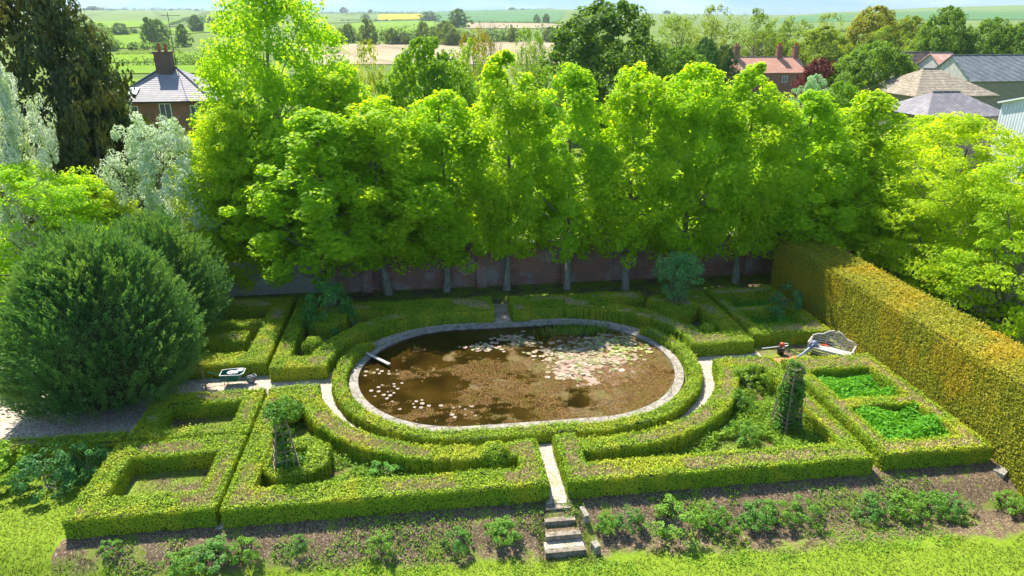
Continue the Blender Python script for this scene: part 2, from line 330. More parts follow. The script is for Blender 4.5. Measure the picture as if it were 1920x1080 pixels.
# ------------------------------------------------------------------ leaf geometry
def unit(v): return v/(np.linalg.norm(v, axis=-1, keepdims=True)+1e-9)
def leaf_quads(P, N, L, W, fold=.25, align=1., along=None):
    """folded diamond leaves, (n,4,3)"""
    n = len(P); N = unit(np.asarray(N)*align+rng.normal(size=(n, 3))*.6)
    if along is None: A = unit(np.cross(N, rng.normal(size=(n, 3))))
    else: A = unit(along+rng.normal(size=(n, 3))*.25)
    B = unit(np.cross(N, A)); k = rng.uniform(.6, 1.3, (n, 1)); l = A*L*k/2; w_ = B*W*k/2
    f = np.cross(A, B)*W*fold
    return np.stack([P-l, P+w_+f, P+l, P-w_+f], 1)
def qmesh(name, Q, mat, mi=None): return fmesh(name, Q.reshape(-1, 3), np.arange(len(Q)*4).reshape(-1, 4), mat, mi)
def blob_leaves(C, R, per, L, W=None, flat=1., updir=.6, out=None, align=1.):
    """leaves in clumps: centres C (n,3), radius R (n,)"""
    W = W or L*.75; n = len(C); R = np.broadcast_to(R, (n,))
    D = unit(rng.normal(size=(n, per, 3))); u = rng.uniform(.35, 1, (n, per, 1))**.5
    off = D*u*R[:, None, None]; off[..., 2] *= flat
    P = C[:, None]+off; N = D+np.array([0, 0, updir])
    if out is not None: N = N+out[:, None]*.7
    return leaf_quads(P.reshape(-1, 3), N.reshape(-1, 3), L, W, align=align)
def lobes(az, h, seed, amp):
    r = np.random.default_rng(seed); s = np.zeros_like(az)
    for k in range(6):
        a, b, c, d = r.uniform(1, 5), r.uniform(1, 6), r.uniform(0, 6.3), r.uniform(0, 6.3)
        s += np.sin(round(a)*az+c)*np.sin(b*h*2+d)
    return 1+amp*s/2
def tree_mesh(name, seed, H, z0, R, prof, ncl, per, clr, leaf, mat, flat=.8, amp=.22, nb=22, tr=.16, trunk_top=.8, updir=.6, gap=0., inner=.18, ragged=0):
    global rng
    r0 = rng; rng = np.random.default_rng(seed)
    t = rng.uniform(0, 1, ncl*4); keep = rng.uniform(0, 1, ncl*4) < (.15+.85*prof(t)); t = t[keep][:ncl]
    n = len(t); az = rng.uniform(0, 2*math.pi, n)
    rad = R*prof(t)*lobes(az, t, seed, amp); sh = np.where(rng.uniform(size=n) < inner, rng.uniform(.15, .75, n), rng.uniform(.8-.12*ragged, 1.06+.1*ragged, n))
    C = np.stack([np.cos(az)*rad*sh, np.sin(az)*rad*sh, z0+(H-z0)*t], 1)
    cr = clr*rng.uniform(.6, 1.25, n)*np.clip(.5+prof(t), .6, 1)
    out = unit(np.stack([np.cos(az), np.sin(az), (t-.35)*1.6], 1))
    if gap > 0:
        g = np.sin(C[:, 0]*2.6/R*2+seed)*np.sin(C[:, 1]*2.9/R*2+seed*2)*np.sin(C[:, 2]*5/H*2+seed); k = g > -gap*.0-.35*gap
        C, cr, out = C[k], cr[k], out[k]
    Q = blob_leaves(C, cr, per, leaf, flat=flat, updir=updir, out=out)
    crown = qmesh(name+'_crown', Q, mat)
    b = MB(); k = 7; zz = np.linspace(0, H*trunk_top, k); wob = np.cumsum(rng.normal(size=(k, 2))*R*.03, 0); wob[0] = 0
    b.tube([(wob[i, 0], wob[i, 1], zz[i]) for i in range(k)], [tr*(1.25 if i == 0 else 1)*(1-.85*i/(k-1)) for i in range(k)], 8)
    for j in range(nb):
        c = C[rng.integers(len(C))]; zb = max(z0*.9, min(c[2]-R*rng.uniform(.25, .9), H*trunk_top*.9)); f = zb/(H*trunk_top); i = min(int(f*(k-1)), k-2); ff = f*(k-1)-i
        s = np.array([*(wob[i]*(1-ff)+wob[i+1]*ff), zb]); r_ = tr*(1-.8*f)*.5
        m1 = s*.6+c*.4+np.array([0, 0, -.02*H])+rng.normal(size=3)*R*.04; m2 = s*.25+c*.75+rng.normal(size=3)*R*.05
        b.tube([s, m1, m2, c], [r_, r_*.7, r_*.42, r_*.12], 5)
    trunk = b.mesh(name+'_trunk', M['bark'], True)
    rng = r0
    return crown, trunk
def place_tree(name, tm, loc, label, cat='tree', group=None, s=(1, 1, 1), rz=0, color=None, trunk=True):
    e = empty(name, loc, label, cat, group, rz, s)
    c = link('crown', tm[0], e)
    if color: c.color = tuple(color)+(1,)
    if trunk: link('trunk', tm[1], e)
    return e
P_lime = lambda t: np.clip(np.minimum(.75+.9*t, 1)*np.clip((1-t)/.6, 0, 1)**.58, 0, 1)
P_round = lambda t: np.clip(np.sqrt(np.clip(1-(2*t-.92)**2, 0, 1))*.9+.1*(1-t), 0, 1)
P_wide = lambda t: np.clip(np.clip(1-t**2.6, 0, 1)**.6*(.8+.2*np.minimum(t*4, 1)), 0, 1)
P_vase = lambda t: np.clip(np.minimum(.45+t, 1)*np.clip((1-t)/.35, 0, 1)**.5, 0, 1)
LIME = [tree_mesh('lime', 11+i, 12.8, 2.5, 2.35, P_lime, 430, 92, .52, .18, M['lime'], flat=1.0, amp=.16, nb=40, tr=.17, trunk_top=.9, gap=.25, inner=.2, ragged=1) for i in range(4)]
BIG = [tree_mesh('big_lime', 31+i, 17., 1.6, 5.2, P_wide, 1000, 95, .80, .20, M['lime'], flat=.8, amp=.20, nb=46, tr=.32, gap=.25, ragged=1) for i in range(2)]
ROUND = [tree_mesh('round_tree', 41+i, 10., 1.2, 4.6, P_wide, 420, 60, .62, .26, M['broad'], amp=.2, nb=22, tr=.3) for i in range(3)]
AIRY = [tree_mesh('airy_tree', 51+i, 10., 1.0, 3.6, P_vase, 230, 46, .52, .20, M['broad'], amp=.35, nb=44, tr=.24, gap=.3, inner=.35, flat=1.2) for i in range(3)]
ACER = [tree_mesh('layered_tree', 61+i, 11., .6, 5.3, P_wide, 900, 95, .85, .17, M['lime'], flat=.30, amp=.22, nb=42, tr=.26, updir=1.4, gap=.05, inner=.25) for i in range(2)]
FAR = [tree_mesh('far_tree', 71+i, 10., .6, 4.6, P_wide, 150, 34, .95, .55, M['broad'], amp=.28, nb=10, tr=.3) for i in range(4)]
DARK = [tree_mesh('dark_tree', 81+i, 10., .2, 4.6, P_wide, 620, 60, .60, .22, M['yew'], amp=.3, nb=10, tr=.4, updir=.2, flat=.7) for i in range(2)]
BLOS = [tree_mesh('blossom_tree', 91+i, 11., 1.5, 4.0, P_wide, 640, 80, .50, .15, M['white'], amp=.3, nb=26, tr=.16, gap=.3) for i in range(2)]
BUSH = [tree_mesh('bush', 95+i, 1., .0, .62, P_wide, 95, 60, .14, .06, M['rose'], amp=.35, nb=12, tr=.02, gap=.05) for i in range(4)]
# ------------------------------------------------------------------ terrain
ys = np.concatenate([np.arange(8, 22, .35), np.arange(22, 60, 2.), np.geomspace(60, 5200, 110)])
xs = np.concatenate([-np.geomspace(60, 6000, 60)[::-1], np.arange(-58, 60, 2.), np.geomspace(60, 6000, 60)])
X, Y = np.meshgrid(xs, ys); Z = terr(X, Y)
nx, ny = len(xs), len(ys); I = np.arange(nx*ny).reshape(ny, nx)
Fq = np.stack([I[:-1, :-1], I[:-1, 1:], I[1:, 1:], I[1:, :-1]], -1).reshape(-1, 4)
cy = Y[:-1, :-1].ravel(); cx_ = X[:-1, :-1].ravel()
mi = (cy > 120).astype(int)
# the pond basin is left open in the sheet by lowering the cells below it
inb = (np.hypot(np.maximum(np.abs(X-3.85)-2.6, 0), Y-28) < 3.4); Z2 = Z.copy(); Z2[inb] -= .9
g = link('ground', fmesh('ground', np.stack([X, Y, Z2], -1), Fq, [M['ground'], M['terr']], mi, True)); tag(g, kind='structure')
def field(name, quad, mat, n=14, lift=None):
    """a field laid over the land between four surveyed corners"""
    c = [hit(*q) for q in quad]; u = np.linspace(0, 1, n)
    U, V = np.meshgrid(u, u); px = (1-U)*(1-V)*c[0][0]+U*(1-V)*c[1][0]+U*V*c[2][0]+(1-U)*V*c[3][0]; py = (1-U)*(1-V)*c[0][1]+U*(1-V)*c[1][1]+U*V*c[2][1]+(1-U)*V*c[3][1]
    pz = terr(px, py)+.12+(lift or .2)*.25+np.hypot(px, py)*.0004
    J = np.arange(n*n).reshape(n, n); F = np.stack([J[:-1, :-1], J[:-1, 1:], J[1:, 1:], J[1:, :-1]], -1).reshape(-1, 4)
    o = link(name, fmesh(name, np.stack([px, py, pz], -1), F, mat, None, True)); tag(o, kind='structure'); return o
field('meadow', [(120, 200), (420, 196), (420, 150), (120, 150)], M['f_bright'])
field('meadow', [(150, 140), (420, 138), (420, 122), (150, 122)], M['f_bright'], lift=.3)
field('meadow', [(180, 118), (420, 116), (420, 98), (190, 104)], M['f_bright'], lift=.35)
field('pasture', [(205, 92), (330, 90), (300, 62), (205, 64)], M['f_bright'], lift=.4)
field('pasture', [(300, 66), (420, 60), (420, 50), (320, 54)], M['f_bright'], lift=.45)
field('hill_field', [(60, 58), (335, 50), (390, 22), (40, 17.5)], M['f_pale'], lift=.6)
field('hill_field', [(180, 56), (300, 50), (340, 40), (170, 42)], M['f_bright'], lift=2.2)
field('ploughed_field', [(560, 122), (1060, 122), (1060, 77), (560, 84)], M['f_tan'])
field('pasture', [(655, 72), (812, 70), (815, 38), (660, 44)], M['f_bright'], lift=.4)
field('rape_field', [(708, 38), (794, 38), (794, 27), (708, 28.5)], M['f_rape'], lift=.6)
field('ploughed_field', [(870, 54), (1060, 55), (1060, 46), (880, 41)], M['f_tan'], lift=.5)
field('crop_field', [(800, 40), (1040, 43), (1060, 22), (800, 23)], M['f_blue'], lift=.6)
field('hill_field', [(560, 46), (700, 40), (720, 26), (560, 27)], M['f_pale'], lift=.6)
field('hill_field', [(1440, 60), (1960, 60), (1960, 40), (1440, 44)], M['f_pale'], lift=.5)
field('crop_field', [(1440, 44), (1960, 39), (1960, 24), (1500, 31)], M['f_blue'], lift=1.2)
field('hill_field', [(1560, 31), (1960, 24), (1960, 11), (1720, 16)], M['f_pale'], lift=1.2)
# ------------------------------------------------------------------ raster sheets and hedges
def rect(x0, x1, y0, y1): return lambda x, y: (x > x0) & (x < x1) & (y > y0) & (y < y1)
def stad(x, y, cx=3.85, cy=27.45, h=2.6): return np.hypot(np.maximum(np.abs(x-cx)-h, 0), y-cy)
def band(r0, r1, cond=None, cy=27.45):
    return lambda x, y: (stad(x, y, cy=cy) > r0) & (stad(x, y, cy=cy) < r1) & (cond(x, y) if cond else True)
def union(*fs): return lambda x, y: np.logical_or.reduce([f(x, y) for f in fs])
def minus(a, *bs): return lambda x, y: a(x, y) & ~np.logical_or.reduce([b(x, y) for b in bs])
def vnoise(x, y, s, seed=0):
    r = np.random.default_rng(seed); v = 0
    for k in range(5):
        a = r.uniform(0, 6.28); f = s*r.uniform(.6, 1.8); v = v+np.sin((x*math.cos(a)+y*math.sin(a))*f+r.uniform(0, 6.28))
    return v/5
def sheet(name, f, box, z, mat, g=.12, kind='structure'):
    x = np.arange(box[0], box[1], g); y = np.arange(box[2], box[3], g); Xc, Yc = np.meshgrid(x+g/2, y+g/2); m = f(Xc, Yc)
    nx = len(x)+1; jj, ii = np.nonzero(m); base = jj*nx+ii
    Fq = np.stack([base, base+1, base+nx+1, base+nx], 1); XX, YY = np.meshgrid(np.append(x, x[-1]+g), np.append(y, y[-1]+g))
    V = np.stack([XX, YY, terr(XX, YY)+z], -1).reshape(-1, 3); u, inv = np.unique(Fq, return_inverse=True)
    o = link(name, fmesh(name, V[u], inv.reshape(-1, 4), mat)); tag(o, kind=kind); return o
LEAFD = 1.0
def hedge(label, f, box, h=.68, g=.10, dens=1150, bare=.5, leaf=.062, wob=.055, mat='box', name='box_hedge', group='clipped box hedges of the parterre', cat='hedge', rag=.05, color=None, twigs=True):
    x0, y0 = box[0], box[2]; x = np.arange(box[0], box[1], g); y = np.arange(box[2], box[3], g)
    Xc, Yc = np.meshgrid(x+g/2, y+g/2); m = f(Xc, Yc); ny, nx = m.shape
    mp = np.pad(m, 1); NX = nx+1
    XX, YY = np.meshgrid(np.append(x, x[-1]+g), np.append(y, y[-1]+g))
    top = h-.05+wob*vnoise(XX, YY, 2.5, 3)+wob*vnoise(XX, YY, 9, 5)
    jit = .03
    gx = XX+jit*vnoise(XX, YY, 6, 1); gy = YY+jit*vnoise(XX, YY, 6, 2)
    T = np.stack([gx, gy, top], -1).reshape(-1, 3); Bt = np.stack([gx, gy, terr(XX, YY)-.05], -1).reshape(-1, 3); n0 = len(T); V = np.vstack([T, Bt])
    jj, ii = np.nonzero(m); b = jj*NX+ii; Fs = [np.stack([b, b+1, b+NX+1, b+NX], 1)]
    P, N, K = [], [], []
    # distance to the edge, coarse, for bare centres
    inner = m.copy()
    for _ in range(2): q = np.pad(inner, 1); inner = inner & q[:-2, 1:-1] & q[2:, 1:-1] & q[1:-1, :-2] & q[1:-1, 2:]
    cells = np.stack([Xc[m], Yc[m]], 1); inn = inner[m]
    bn = vnoise(cells[:, 0], cells[:, 1], 1.5, 11)+.6*vnoise(cells[:, 0], cells[:, 1], 5, 12)
    barec = inn & (bn > (.5-bare))
    dd = dens*g*g*LEAFD
    cnt = rng.poisson(np.where(barec, dd*.5, dd*1.25)); idx = np.repeat(np.arange(len(cells)), cnt)
    px = cells[idx]+rng.uniform(-g/2, g/2, (len(idx), 2)); zt = h+wob*vnoise(px[:, 0], px[:, 1], 2.5, 3)+wob*vnoise(px[:, 0], px[:, 1], 9, 5)+rng.normal(size=len(idx))*rag
    Pt = np.column_stack([px, zt]); Nt = np.tile([0, 0, 1.], (len(Pt), 1))
    sides = [((0, -1), mp[:-2, 1:-1], 0), ((1, 0), mp[1:-1, 2:], 1), ((0, 1), mp[2:, 1:-1], 2), ((-1, 0), mp[1:-1, :-2], 3)]
    PS, NS = [Pt], [Nt]
    for (dx, dy), nb_, k in sides:
        e = m & ~nb_; jj, ii = np.nonzero(e)
        if not len(jj): continue
        b = jj*NX+ii; a0, a1 = [(b, b+1), (b+1, b+NX+1), (b+NX+1, b+NX), (b+NX, b)][k]
        Fs.append(np.stack([a0+n0, a1+n0, a1, a0], 1))
        ex = Xc[e]+dx*g/2; ey = Yc[e]+dy*g/2; c2 = rng.poisson(np.full(len(ex), dens*g*h*LEAFD*(1.3 if dy <= 0 or dx else .35)))
        id2 = np.repeat(np.arange(len(ex)), c2); u = rng.uniform(-g/2, g/2, len(id2)); zz = rng.uniform(0, 1, len(id2))**.85*h
        o_ = rng.normal(size=len(id2))*.02+.02
        PS.append(np.column_stack([ex[id2]+u*abs(dy)+dx*o_+jit*vnoise(ex[id2], ey[id2], 6, 1), ey[id2]+u*abs(dx)+dy*o_+jit*vnoise(ex[id2], ey[id2], 6, 2), zz+terr(ex[id2], ey[id2])]))
        NS.append(np.tile([dx, dy, .05], (len(id2), 1)).astype(float))
    nt = len(PS[0]); P = np.vstack(PS); N = np.vstack(NS); Q = np.concatenate([leaf_quads(P[:nt], N[:nt], leaf, leaf*.7, align=1.2), leaf_quads(P[nt:], N[nt:], leaf, leaf*.7, align=3.2)]); mi = np.full(len(Q), 1)
    if twigs:   # grey brown cut twig ends standing in the bare patches
        bc = cells[barec]; c3 = rng.poisson(np.full(len(bc), dd*.75)); q = bc[np.repeat(np.arange(len(bc)), c3)]+rng.uniform(-g/2, g/2, (c3.sum(), 2))
        if len(q):
            Pw = np.column_stack([q, np.full(len(q), h-.01)+rng.uniform(-.03, .04, len(q))])
            Qw = leaf_quads(Pw, rng.normal(size=(len(q), 3))*[1, 1, .2], .13, .022, align=1., along=np.array([0, 0, 1.])+rng.normal(size=(len(q), 3))*.5)
            Q = np.concatenate([Q, Qw]); mi = np.concatenate([mi, np.full(len(Qw), 2)])
    F = np.vstack(Fs); u, inv = np.unique(F, return_inverse=True); V = V[u]; F = inv.reshape(-1, 4)
    VV = np.vstack([V, Q.reshape(-1, 3)]); FF = np.vstack([F, np.arange(len(Q)*4).reshape(-1, 4)+len(V)]); MI = np.concatenate([np.zeros(len(F), int), mi])
    o = link(name, fmesh(name, VV, FF, [M['core'], M[mat], M['twig']], MI)); tag(o, label, cat, group)
    if color: o.color = tuple(color)+(1,)
    return o
hedge('low box hedge square nearest the lawn at the lower left corner', minus(rect(-11.6, -7.15, 18.75, 22.9), rect(-10.85, -7.85, 19.75, 21.95)), (-11.7, -7, 18.6, 23))
hedge('box hedge square at the foot of the big round conifer', minus(rect(-11.4, -7.15, 23.05, 26.45), rect(-10.6, -7.85, 23.7, 25.5)), (-11.5, -7, 23, 26.6), bare=.3)
hedge('long straight low hedge running to the left edge under the conifer', rect(-18.5, -11.55, 23.0, 23.75), (-18.6, -11.4, 22.9, 23.9), bare=.1)
hedge('large front box hedge left of the stone steps curving round the pond', union(rect(-6.95, -6.1, 18.6, 26.5), rect(-6.95, 3.6, 18.6, 19.6), rect(2.8, 3.6, 18.6, 21.35), rect(-6.95, -4.9, 25.3, 26.5), band(6.3, 7.15, lambda x, y: (y < 26.5) & (x < 3.6))), (-7, 3.8, 18.5, 26.6), bare=.55)
hedge('large front box hedge right of the stone steps curving round the pond', union(rect(4.3, 15.25, 18.6, 19.62), rect(4.3, 5.1, 18.6, 21.4), rect(12.7, 15.35, 25.5, 26.6), rect(14.6, 15.25, 18.6, 26.6), band(6.3, 7.1, lambda x, y: (y < 26.6) & (x > 4.3))), (4.2, 15.5, 18.5, 26.7), bare=.7)
hedge('box hedge rectangle with two bright green beds beside the golden hedge', minus(rect(15.75, 19.95, 18.75, 26.2), rect(16.4, 19.25, 19.5, 21.95), rect(16.35, 19.25, 22.5, 25.0)), (15.5, 20, 18.6, 26.3), bare=.8)
hedge('box hedge maze block behind the green wheelbarrow', union(rect(-13.2, -7.6, 35.6, 36.8), rect(-8.6, -7.6, 28.95, 36.8), rect(-13.2, -7.6, 33.2, 33.9), rect(-12.6, -9.1, 31.4, 32.4), rect(-13.2, -7.6, 28.95, 30.0)), (-13.3, -7.4, 28.8, 36.9), bare=.25)
hedge('rear left box hedge curving behind the pond', union(rect(-7.35, -6.65, 28.2, 36.3), rect(-7.35, -4.9, 28.2, 29.3), rect(2.3, 3.3, 33.5, 35.5), rect(-4.6, 3.3, 34.5, 35.5), band(6.15, 7.15, lambda x, y: (y > 28.2) & (x < 3.3))), (-7.5, 3.5, 28.1, 36.4), bare=.2)
hedge('rear right box hedge curving behind the pond', union(rect(4.25, 11.8, 34.2, 35.3), rect(4.25, 5.2, 33.4, 35.3), rect(14.3, 15.4, 28.2, 35.0), rect(12.3, 15.4, 28.2, 29.3), band(6.15, 7.1, lambda x, y: (y > 28.2) & (x > 4.25))), (4.1, 15.5, 28.1, 35.4), bare=.45)
hedge('box hedge rectangle with two shaded beds behind the wooden bench', minus(rect(15.65, 19.8, 28.85, 35.0), rect(16.3, 18.95, 32.3, 34.2), rect(16.3, 18.95, 29.95, 31.8)), (15.5, 19.9, 28.7, 35.1), bare=.6)
hedge('low loose box edging hugging the stone rim of the pond', band(5.16, 5.72, lambda x, y: (y < 30.9), cy=27.75), (-5, 12.9, 21.5, 31), h=.40, bare=.1, wob=.07, rag=.07)
def octo(cx, cy, r, hx=0.): return lambda x, y: (np.maximum(np.maximum(np.abs(x-cx)-hx, 0)*1.0, np.abs(y-cy)) < r) & ((np.maximum(np.abs(x-cx)-hx, 0)+np.abs(y-cy)) < r*1.5)
hedge('square box plinth under the leafy shrub behind the left of the pond', octo(-5.35, 33.6, .98), (-6.5, -4.2, 32.4, 34.8), h=.85, bare=.2)
hedge('square box plinth round the shrub on a wooden trellis', octo(13.0, 33.0, 1.1, .1), (11.6, 14.4, 31.7, 34.3), h=.85, bare=.2)
hedge('small square box hedge round the climber obelisk left of the steps', minus(octo(-5.05, 21.35, 1.12), rect(-5.9, -4.75, 20.75, 21.9)), (-6.3, -3.8, 20.1, 22.7), h=.6, bare=.3)
# tall golden hedge
hedge('tall clipped golden yew hedge along the right side of the garden', rect(20.3, 22.9, 9.5, 36.0), (20.1, 23.1, 9.3, 36.2), h=3.2, g=.2, dens=900, bare=-.3, leaf=.085, wob=.07, mat='yewgold', name='yew_hedge', group='tall hedges', rag=.08, twigs=False)
# topiary
def ball(label, x, y, z, r, zs=1., mat='box', name='topiary_ball', stem=True, group='clipped box balls'):
    n = int(2600*r*r*LEAFD*4); D = unit(rng.normal(size=(n, 3))); rr = r*(1+.06*np.sin(D[:, 0]*7+x)*np.sin(D[:, 2]*6)); P = D*rr[:, None]*[1, 1, zs]+[0, 0, z]
    b = MB(); b.lathe([(0.01, z-r*zs*.93), (r*.6, z-r*zs*.74), (r*.9, z-.2*r), (r*.9, z+.25*r*zs), (r*.6, z+r*zs*.72), (.01, z+r*zs*.93)], 12)
    b.tube([(0, 0, 0), (0, 0, z)], .05, 6); e = empty(name, (x, y, 0), label, 'topiary', group)
    b.build('core', M['core'], e); link('foliage', qmesh('foliage', leaf_quads(P, D, .075, .055, align=1.3), M[mat]), e); return e
ball('clipped round box ball inside the rear left hedge by the pond', -5.75, 30.6, .5, .52)
ball('clipped box ball beside the front hedge left of the steps', 2.0, 20.55, .55, .55)
ball('small mushroom shaped box ball near the rear right hedge', 13.75, 29.9, .55, .38)
ball('clipped box dome rising above the left front hedge', -5.9, 24.6, .65, .62)
# ------------------------------------------------------------------ paths and beds
sheet('gravel_path', union(rect(3.5, 4.4, 18.45, 21.6), band(5.6, 6.5), rect(-7.5, -4.7, 26.4, 28.3), rect(12.3, 15.7, 26.5, 28.3), rect(3.2, 4.35, 33.0, 36.0), rect(-7.2, -6.9, 18.5, 36.5)), (-14, 20.2, 18.4, 37), .006, M['gravel'])
sheet('gravel_yard', lambda x, y: ((x < -11.5) & (y > 23.8) & (y < 34+vnoise(x, y, .8)*1.5)) | ((x < -7.3) & (x > -14) & (y > 26.5) & (y < 29.0)), (-32, -7, 23.7, 36.5), .008, M['gravel'])
sheet('sawdust_patch', lambda x, y: np.hypot((x-16.9)/1.3, (y-27.4)/.32)+.4*vnoise(x, y, 4) < .8, (15, 19, 26.6, 28.2), .012, M['sawdust'], g=.06)
def cover(name, f, box, n, mat, L=.1, W=.06, zlo=.0, zhi=.12, up=.8, color=None, along=None):
    P = np.column_stack([rng.uniform(box[0], box[1], n), rng.uniform(box[2], box[3], n)]); P = P[f(P[:, 0], P[:, 1])]
    z = terr(P[:, 0], P[:, 1])+rng.uniform(zlo, zhi, len(P))*(.6+.5*vnoise(P[:, 0], P[:, 1], 3, 8)); P3 = np.column_stack([P, z])
    Q = leaf_quads(P3, np.tile([0, 0, up], (len(P3), 1)), L, W, along=None if along is None else np.tile(along, (len(P3), 1)).astype(float))
    o = link(name, qmesh(name, Q, M[mat])); tag(o, kind='stuff')
    if color: o.color = tuple(color)+(1,)
    return o
def stuff(o, label, cat='ground cover'): o['label'] = label; o['category'] = cat; return o
stuff(cover('bed_plants', rect(16.4, 19.25, 19.5, 21.95), (16.3, 19.3, 19.4, 22.0), 6500, 'lush', .20, .09, .1, .95), 'bright green leafy plants filling the front bed beside the golden hedge')
stuff(cover('bed_plants', rect(16.35, 19.25, 22.5, 25.0), (16.3, 19.3, 22.4, 25.1), 6000, 'lush', .19, .08, .1, .85), 'bright green leafy plants filling the second bed beside the golden hedge')
stuff(cover('bed_plants', rect(16.3, 18.95, 29.95, 31.8), (16.2, 19, 29.8, 31.9), 3600, 'lush', .15, .08, .05, .5), 'green plants in the bed behind the bench')
stuff(cover('bed_plants', rect(16.3, 18.95, 32.3, 34.2), (16.2, 19, 32.2, 34.3), 3200, 'lush', .15, .08, .05, .45), 'green plants in the far right shaded bed')
inB = minus(union(rect(-6.1, 2.8, 19.6, 25.2)), band(-1, 7.15)); inC = minus(rect(5.1, 14.6, 19.6, 25.4), band(-1, 7.3))
cl = lambda f, s, th: (lambda x, y: f(x, y) & (vnoise(x, y, s, 21)+.5*vnoise(x, y, s*3, 22) > th))
stuff(cover('weeds', cl(inB, 1.6, -.15), (-6.1, 2.6, 19.7, 25.3), 24000, 'rose', .12, .06, 0, .38, color=(1.8, 1.35, 1.)), 'leafy weeds growing inside the left front hedge')
stuff(cover('weeds', cl(inC, 1.3, -.45), (5.2, 14.7, 19.8, 25.5), 42000, 'rose', .12, .06, 0, .42, color=(2.1, 1.45, 1.)), 'leafy weeds growing inside the right front hedge')
stuff(cover('short_grass', union(inB, inC, rect(-10.5, -8.05, 19.95, 21.75), rect(-10.3, -8, 23.7, 25.4)), (-10.6, 14.7, 19.7, 25.5), 60000, 'grass', .10, .022, 0, .06, color=(1.5, 1.3, 2)), 'thin grass inside the hedge compartments')
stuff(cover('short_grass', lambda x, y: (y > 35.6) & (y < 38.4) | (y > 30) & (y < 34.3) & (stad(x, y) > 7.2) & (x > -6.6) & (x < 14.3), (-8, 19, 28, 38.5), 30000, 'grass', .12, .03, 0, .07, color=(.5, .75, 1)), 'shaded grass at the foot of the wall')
lawnf = lambda x, y: (y < 17.05-.065*x+.6*vnoise(x, y, 1.7, 4)) | ((x < -11.9) & (y < 22.8))
stuff(cover('lawn_grass', lawnf, (-21, 23, 12.3, 23), 150000, 'grass', .10, .022, 0, .05, up=.5), 'bright green mown lawn across the front')
stuff(cover('bank_weeds', cl(rect(-11.5, 20, 15.6, 18.4), 1.2, .05), (-11.5, 20, 15.5, 18.5), 26000, 'rose', .09, .04, 0, .13, color=(1.9, 1.5, 1)), 'low weeds scattered over the mulch bank')
stuff(cover('step_moss', lambda x, y: (x < 3.5) | (x > 4.2) | (vnoise(x, y, 5, 3) > .15), (3.0, 4.75, 16.3, 18.6), 2600, 'grass', .08, .02, .0, .14), 'grass and moss creeping over the stone steps')
stuff(cover('edging_plants', band(5.2, 5.75, lambda x, y: y > 30.6, cy=27.6), (-4, 12, 30, 34), 5200, 'silver', .12, .03, 0, .28, along=(0, 0, 1)), 'grey green edging plants between the rear hedge and pond')
# ------------------------------------------------------------------ pond
def ringmesh(ri, ro, z0, z1, cy, n=120, jag=0.):
    vs = []; m = MB(); pts = []
    for k in range(n):
        a = 2*math.pi*k/n; pts.append((math.cos(a), math.sin(a)))
    def q(r, c, s): return (3.85+(2.6 if c > 1e-6 else -2.6 if c < -1e-6 else 0)+r*c, cy+r*s)
    rings = [(ri, z0), (ri, z1), (ro, z1), (ro, z0)]
    for r, z in rings:
        for c, s in pts: m.v.append((*q(r, c, s), z))
    for i in range(3):
        for k in range(n):
            a, b_ = i*n+k, i*n+(k+1) % n; m.f.append((a, b_, b_+n, a+n)); m.m.append(0)
    return m
pe = empty('pond_rim', (3.85, 28.0, 0), 'weathered grey stone rim edging the oval lily pond', 'stone edging')
r1 = ringmesh(4.68, 5.08, .0, .12, 28.0); r1.v = [(x-3.85, y-28., z) for x, y, z in r1.v]; r1.build('coping', M['stone'], pe)
r2 = ringmesh(4.69, 4.9, -.6, .02, 28.0); r2.v = [(x-3.85, y-28., z) for x, y, z in r2.v]; r2.build('basin_wall', M['rubber'], pe)
m = MB(); n = 120; m.v = [(3.85+(2.6 if math.cos(2*math.pi*k/n) > 1e-6 else -2.6 if math.cos(2*math.pi*k/n) < -1e-6 else 0)+4.7*math.cos(2*math.pi*k/n), 28+4.7*math.sin(2*math.pi*k/n), -.0) for k in range(n)]; m.f = [tuple(range(n))]; m.m = [0]
m.v = [(a, b_, .03) for a, b_, _ in m.v]
wo = m.build('pond_water', M['water']); tag(wo, kind='structure')
WZ = .03
# lily pads: a round notched leaf
def pad_mesh(r, seed):
    rr = random.Random(seed); m = MB(); n = 14; a0 = rr.uniform(0, 6.3); pts = [(0, 0, .006)]
    for k in range(n+1):
        a = a0+.22+(2*math.pi-.44)*k/n; q = r*(1+rr.uniform(-.06, .06)); pts.append((q*math.cos(a), q*math.sin(a), .004+rr.uniform(0, .012)))
    lo = [(x, y, z-.006) for x, y, z in pts]; N_ = len(pts)
    m.add(pts+lo, [(0, k, k+1) for k in range(1, n+1)]+[(k+N_, k, k+1, k+1+N_) for k in range(1, n+1)])
    m.v = [tuple(v) for v in m.v]; m.f = [f if len(f) == 3 else (f[0], f[3], f[2], f[1]) for f in m.f]; return m
PADS = [pad_mesh(.10, s).mesh('lily_pad', M['pad']) for s in range(4)]
spots = []
for cx, cy, sx, sy, k in [(-2.3, 28.5, .5, .15, 10), (-1.9, 27.2, .3, .2, 7), (-2.4, 26.4, .3, .25, 8), (-.9, 25.4, .4, .2, 9), (1.2, 24.5, .25, .3, 9)]:
    for _ in range(k):
        for tr_ in range(30):
            x, y = random.gauss(cx, sx), random.gauss(cy, sy)
            if stad(x, y, cy=28.0) < 4.45 and all(math.hypot(x-a, y-b_) > .23 for a, b_ in spots): spots.append((x, y)); break
for i, (x, y) in enumerate(spots):
    o = link('lily_pad', PADS[i % 4], None, (x, y, WZ+.003)); o.rotation_euler = (0, 0, random.uniform(0, 6)); s = random.uniform(.45, 1.0); o.scale = (s, s, 1); o.color = (.85, .85, .95, 1)
    tag(o, 'single pale lily pad floating apart on the left of the pond', 'lily pad', 'loose lily pads on the left of the pond')
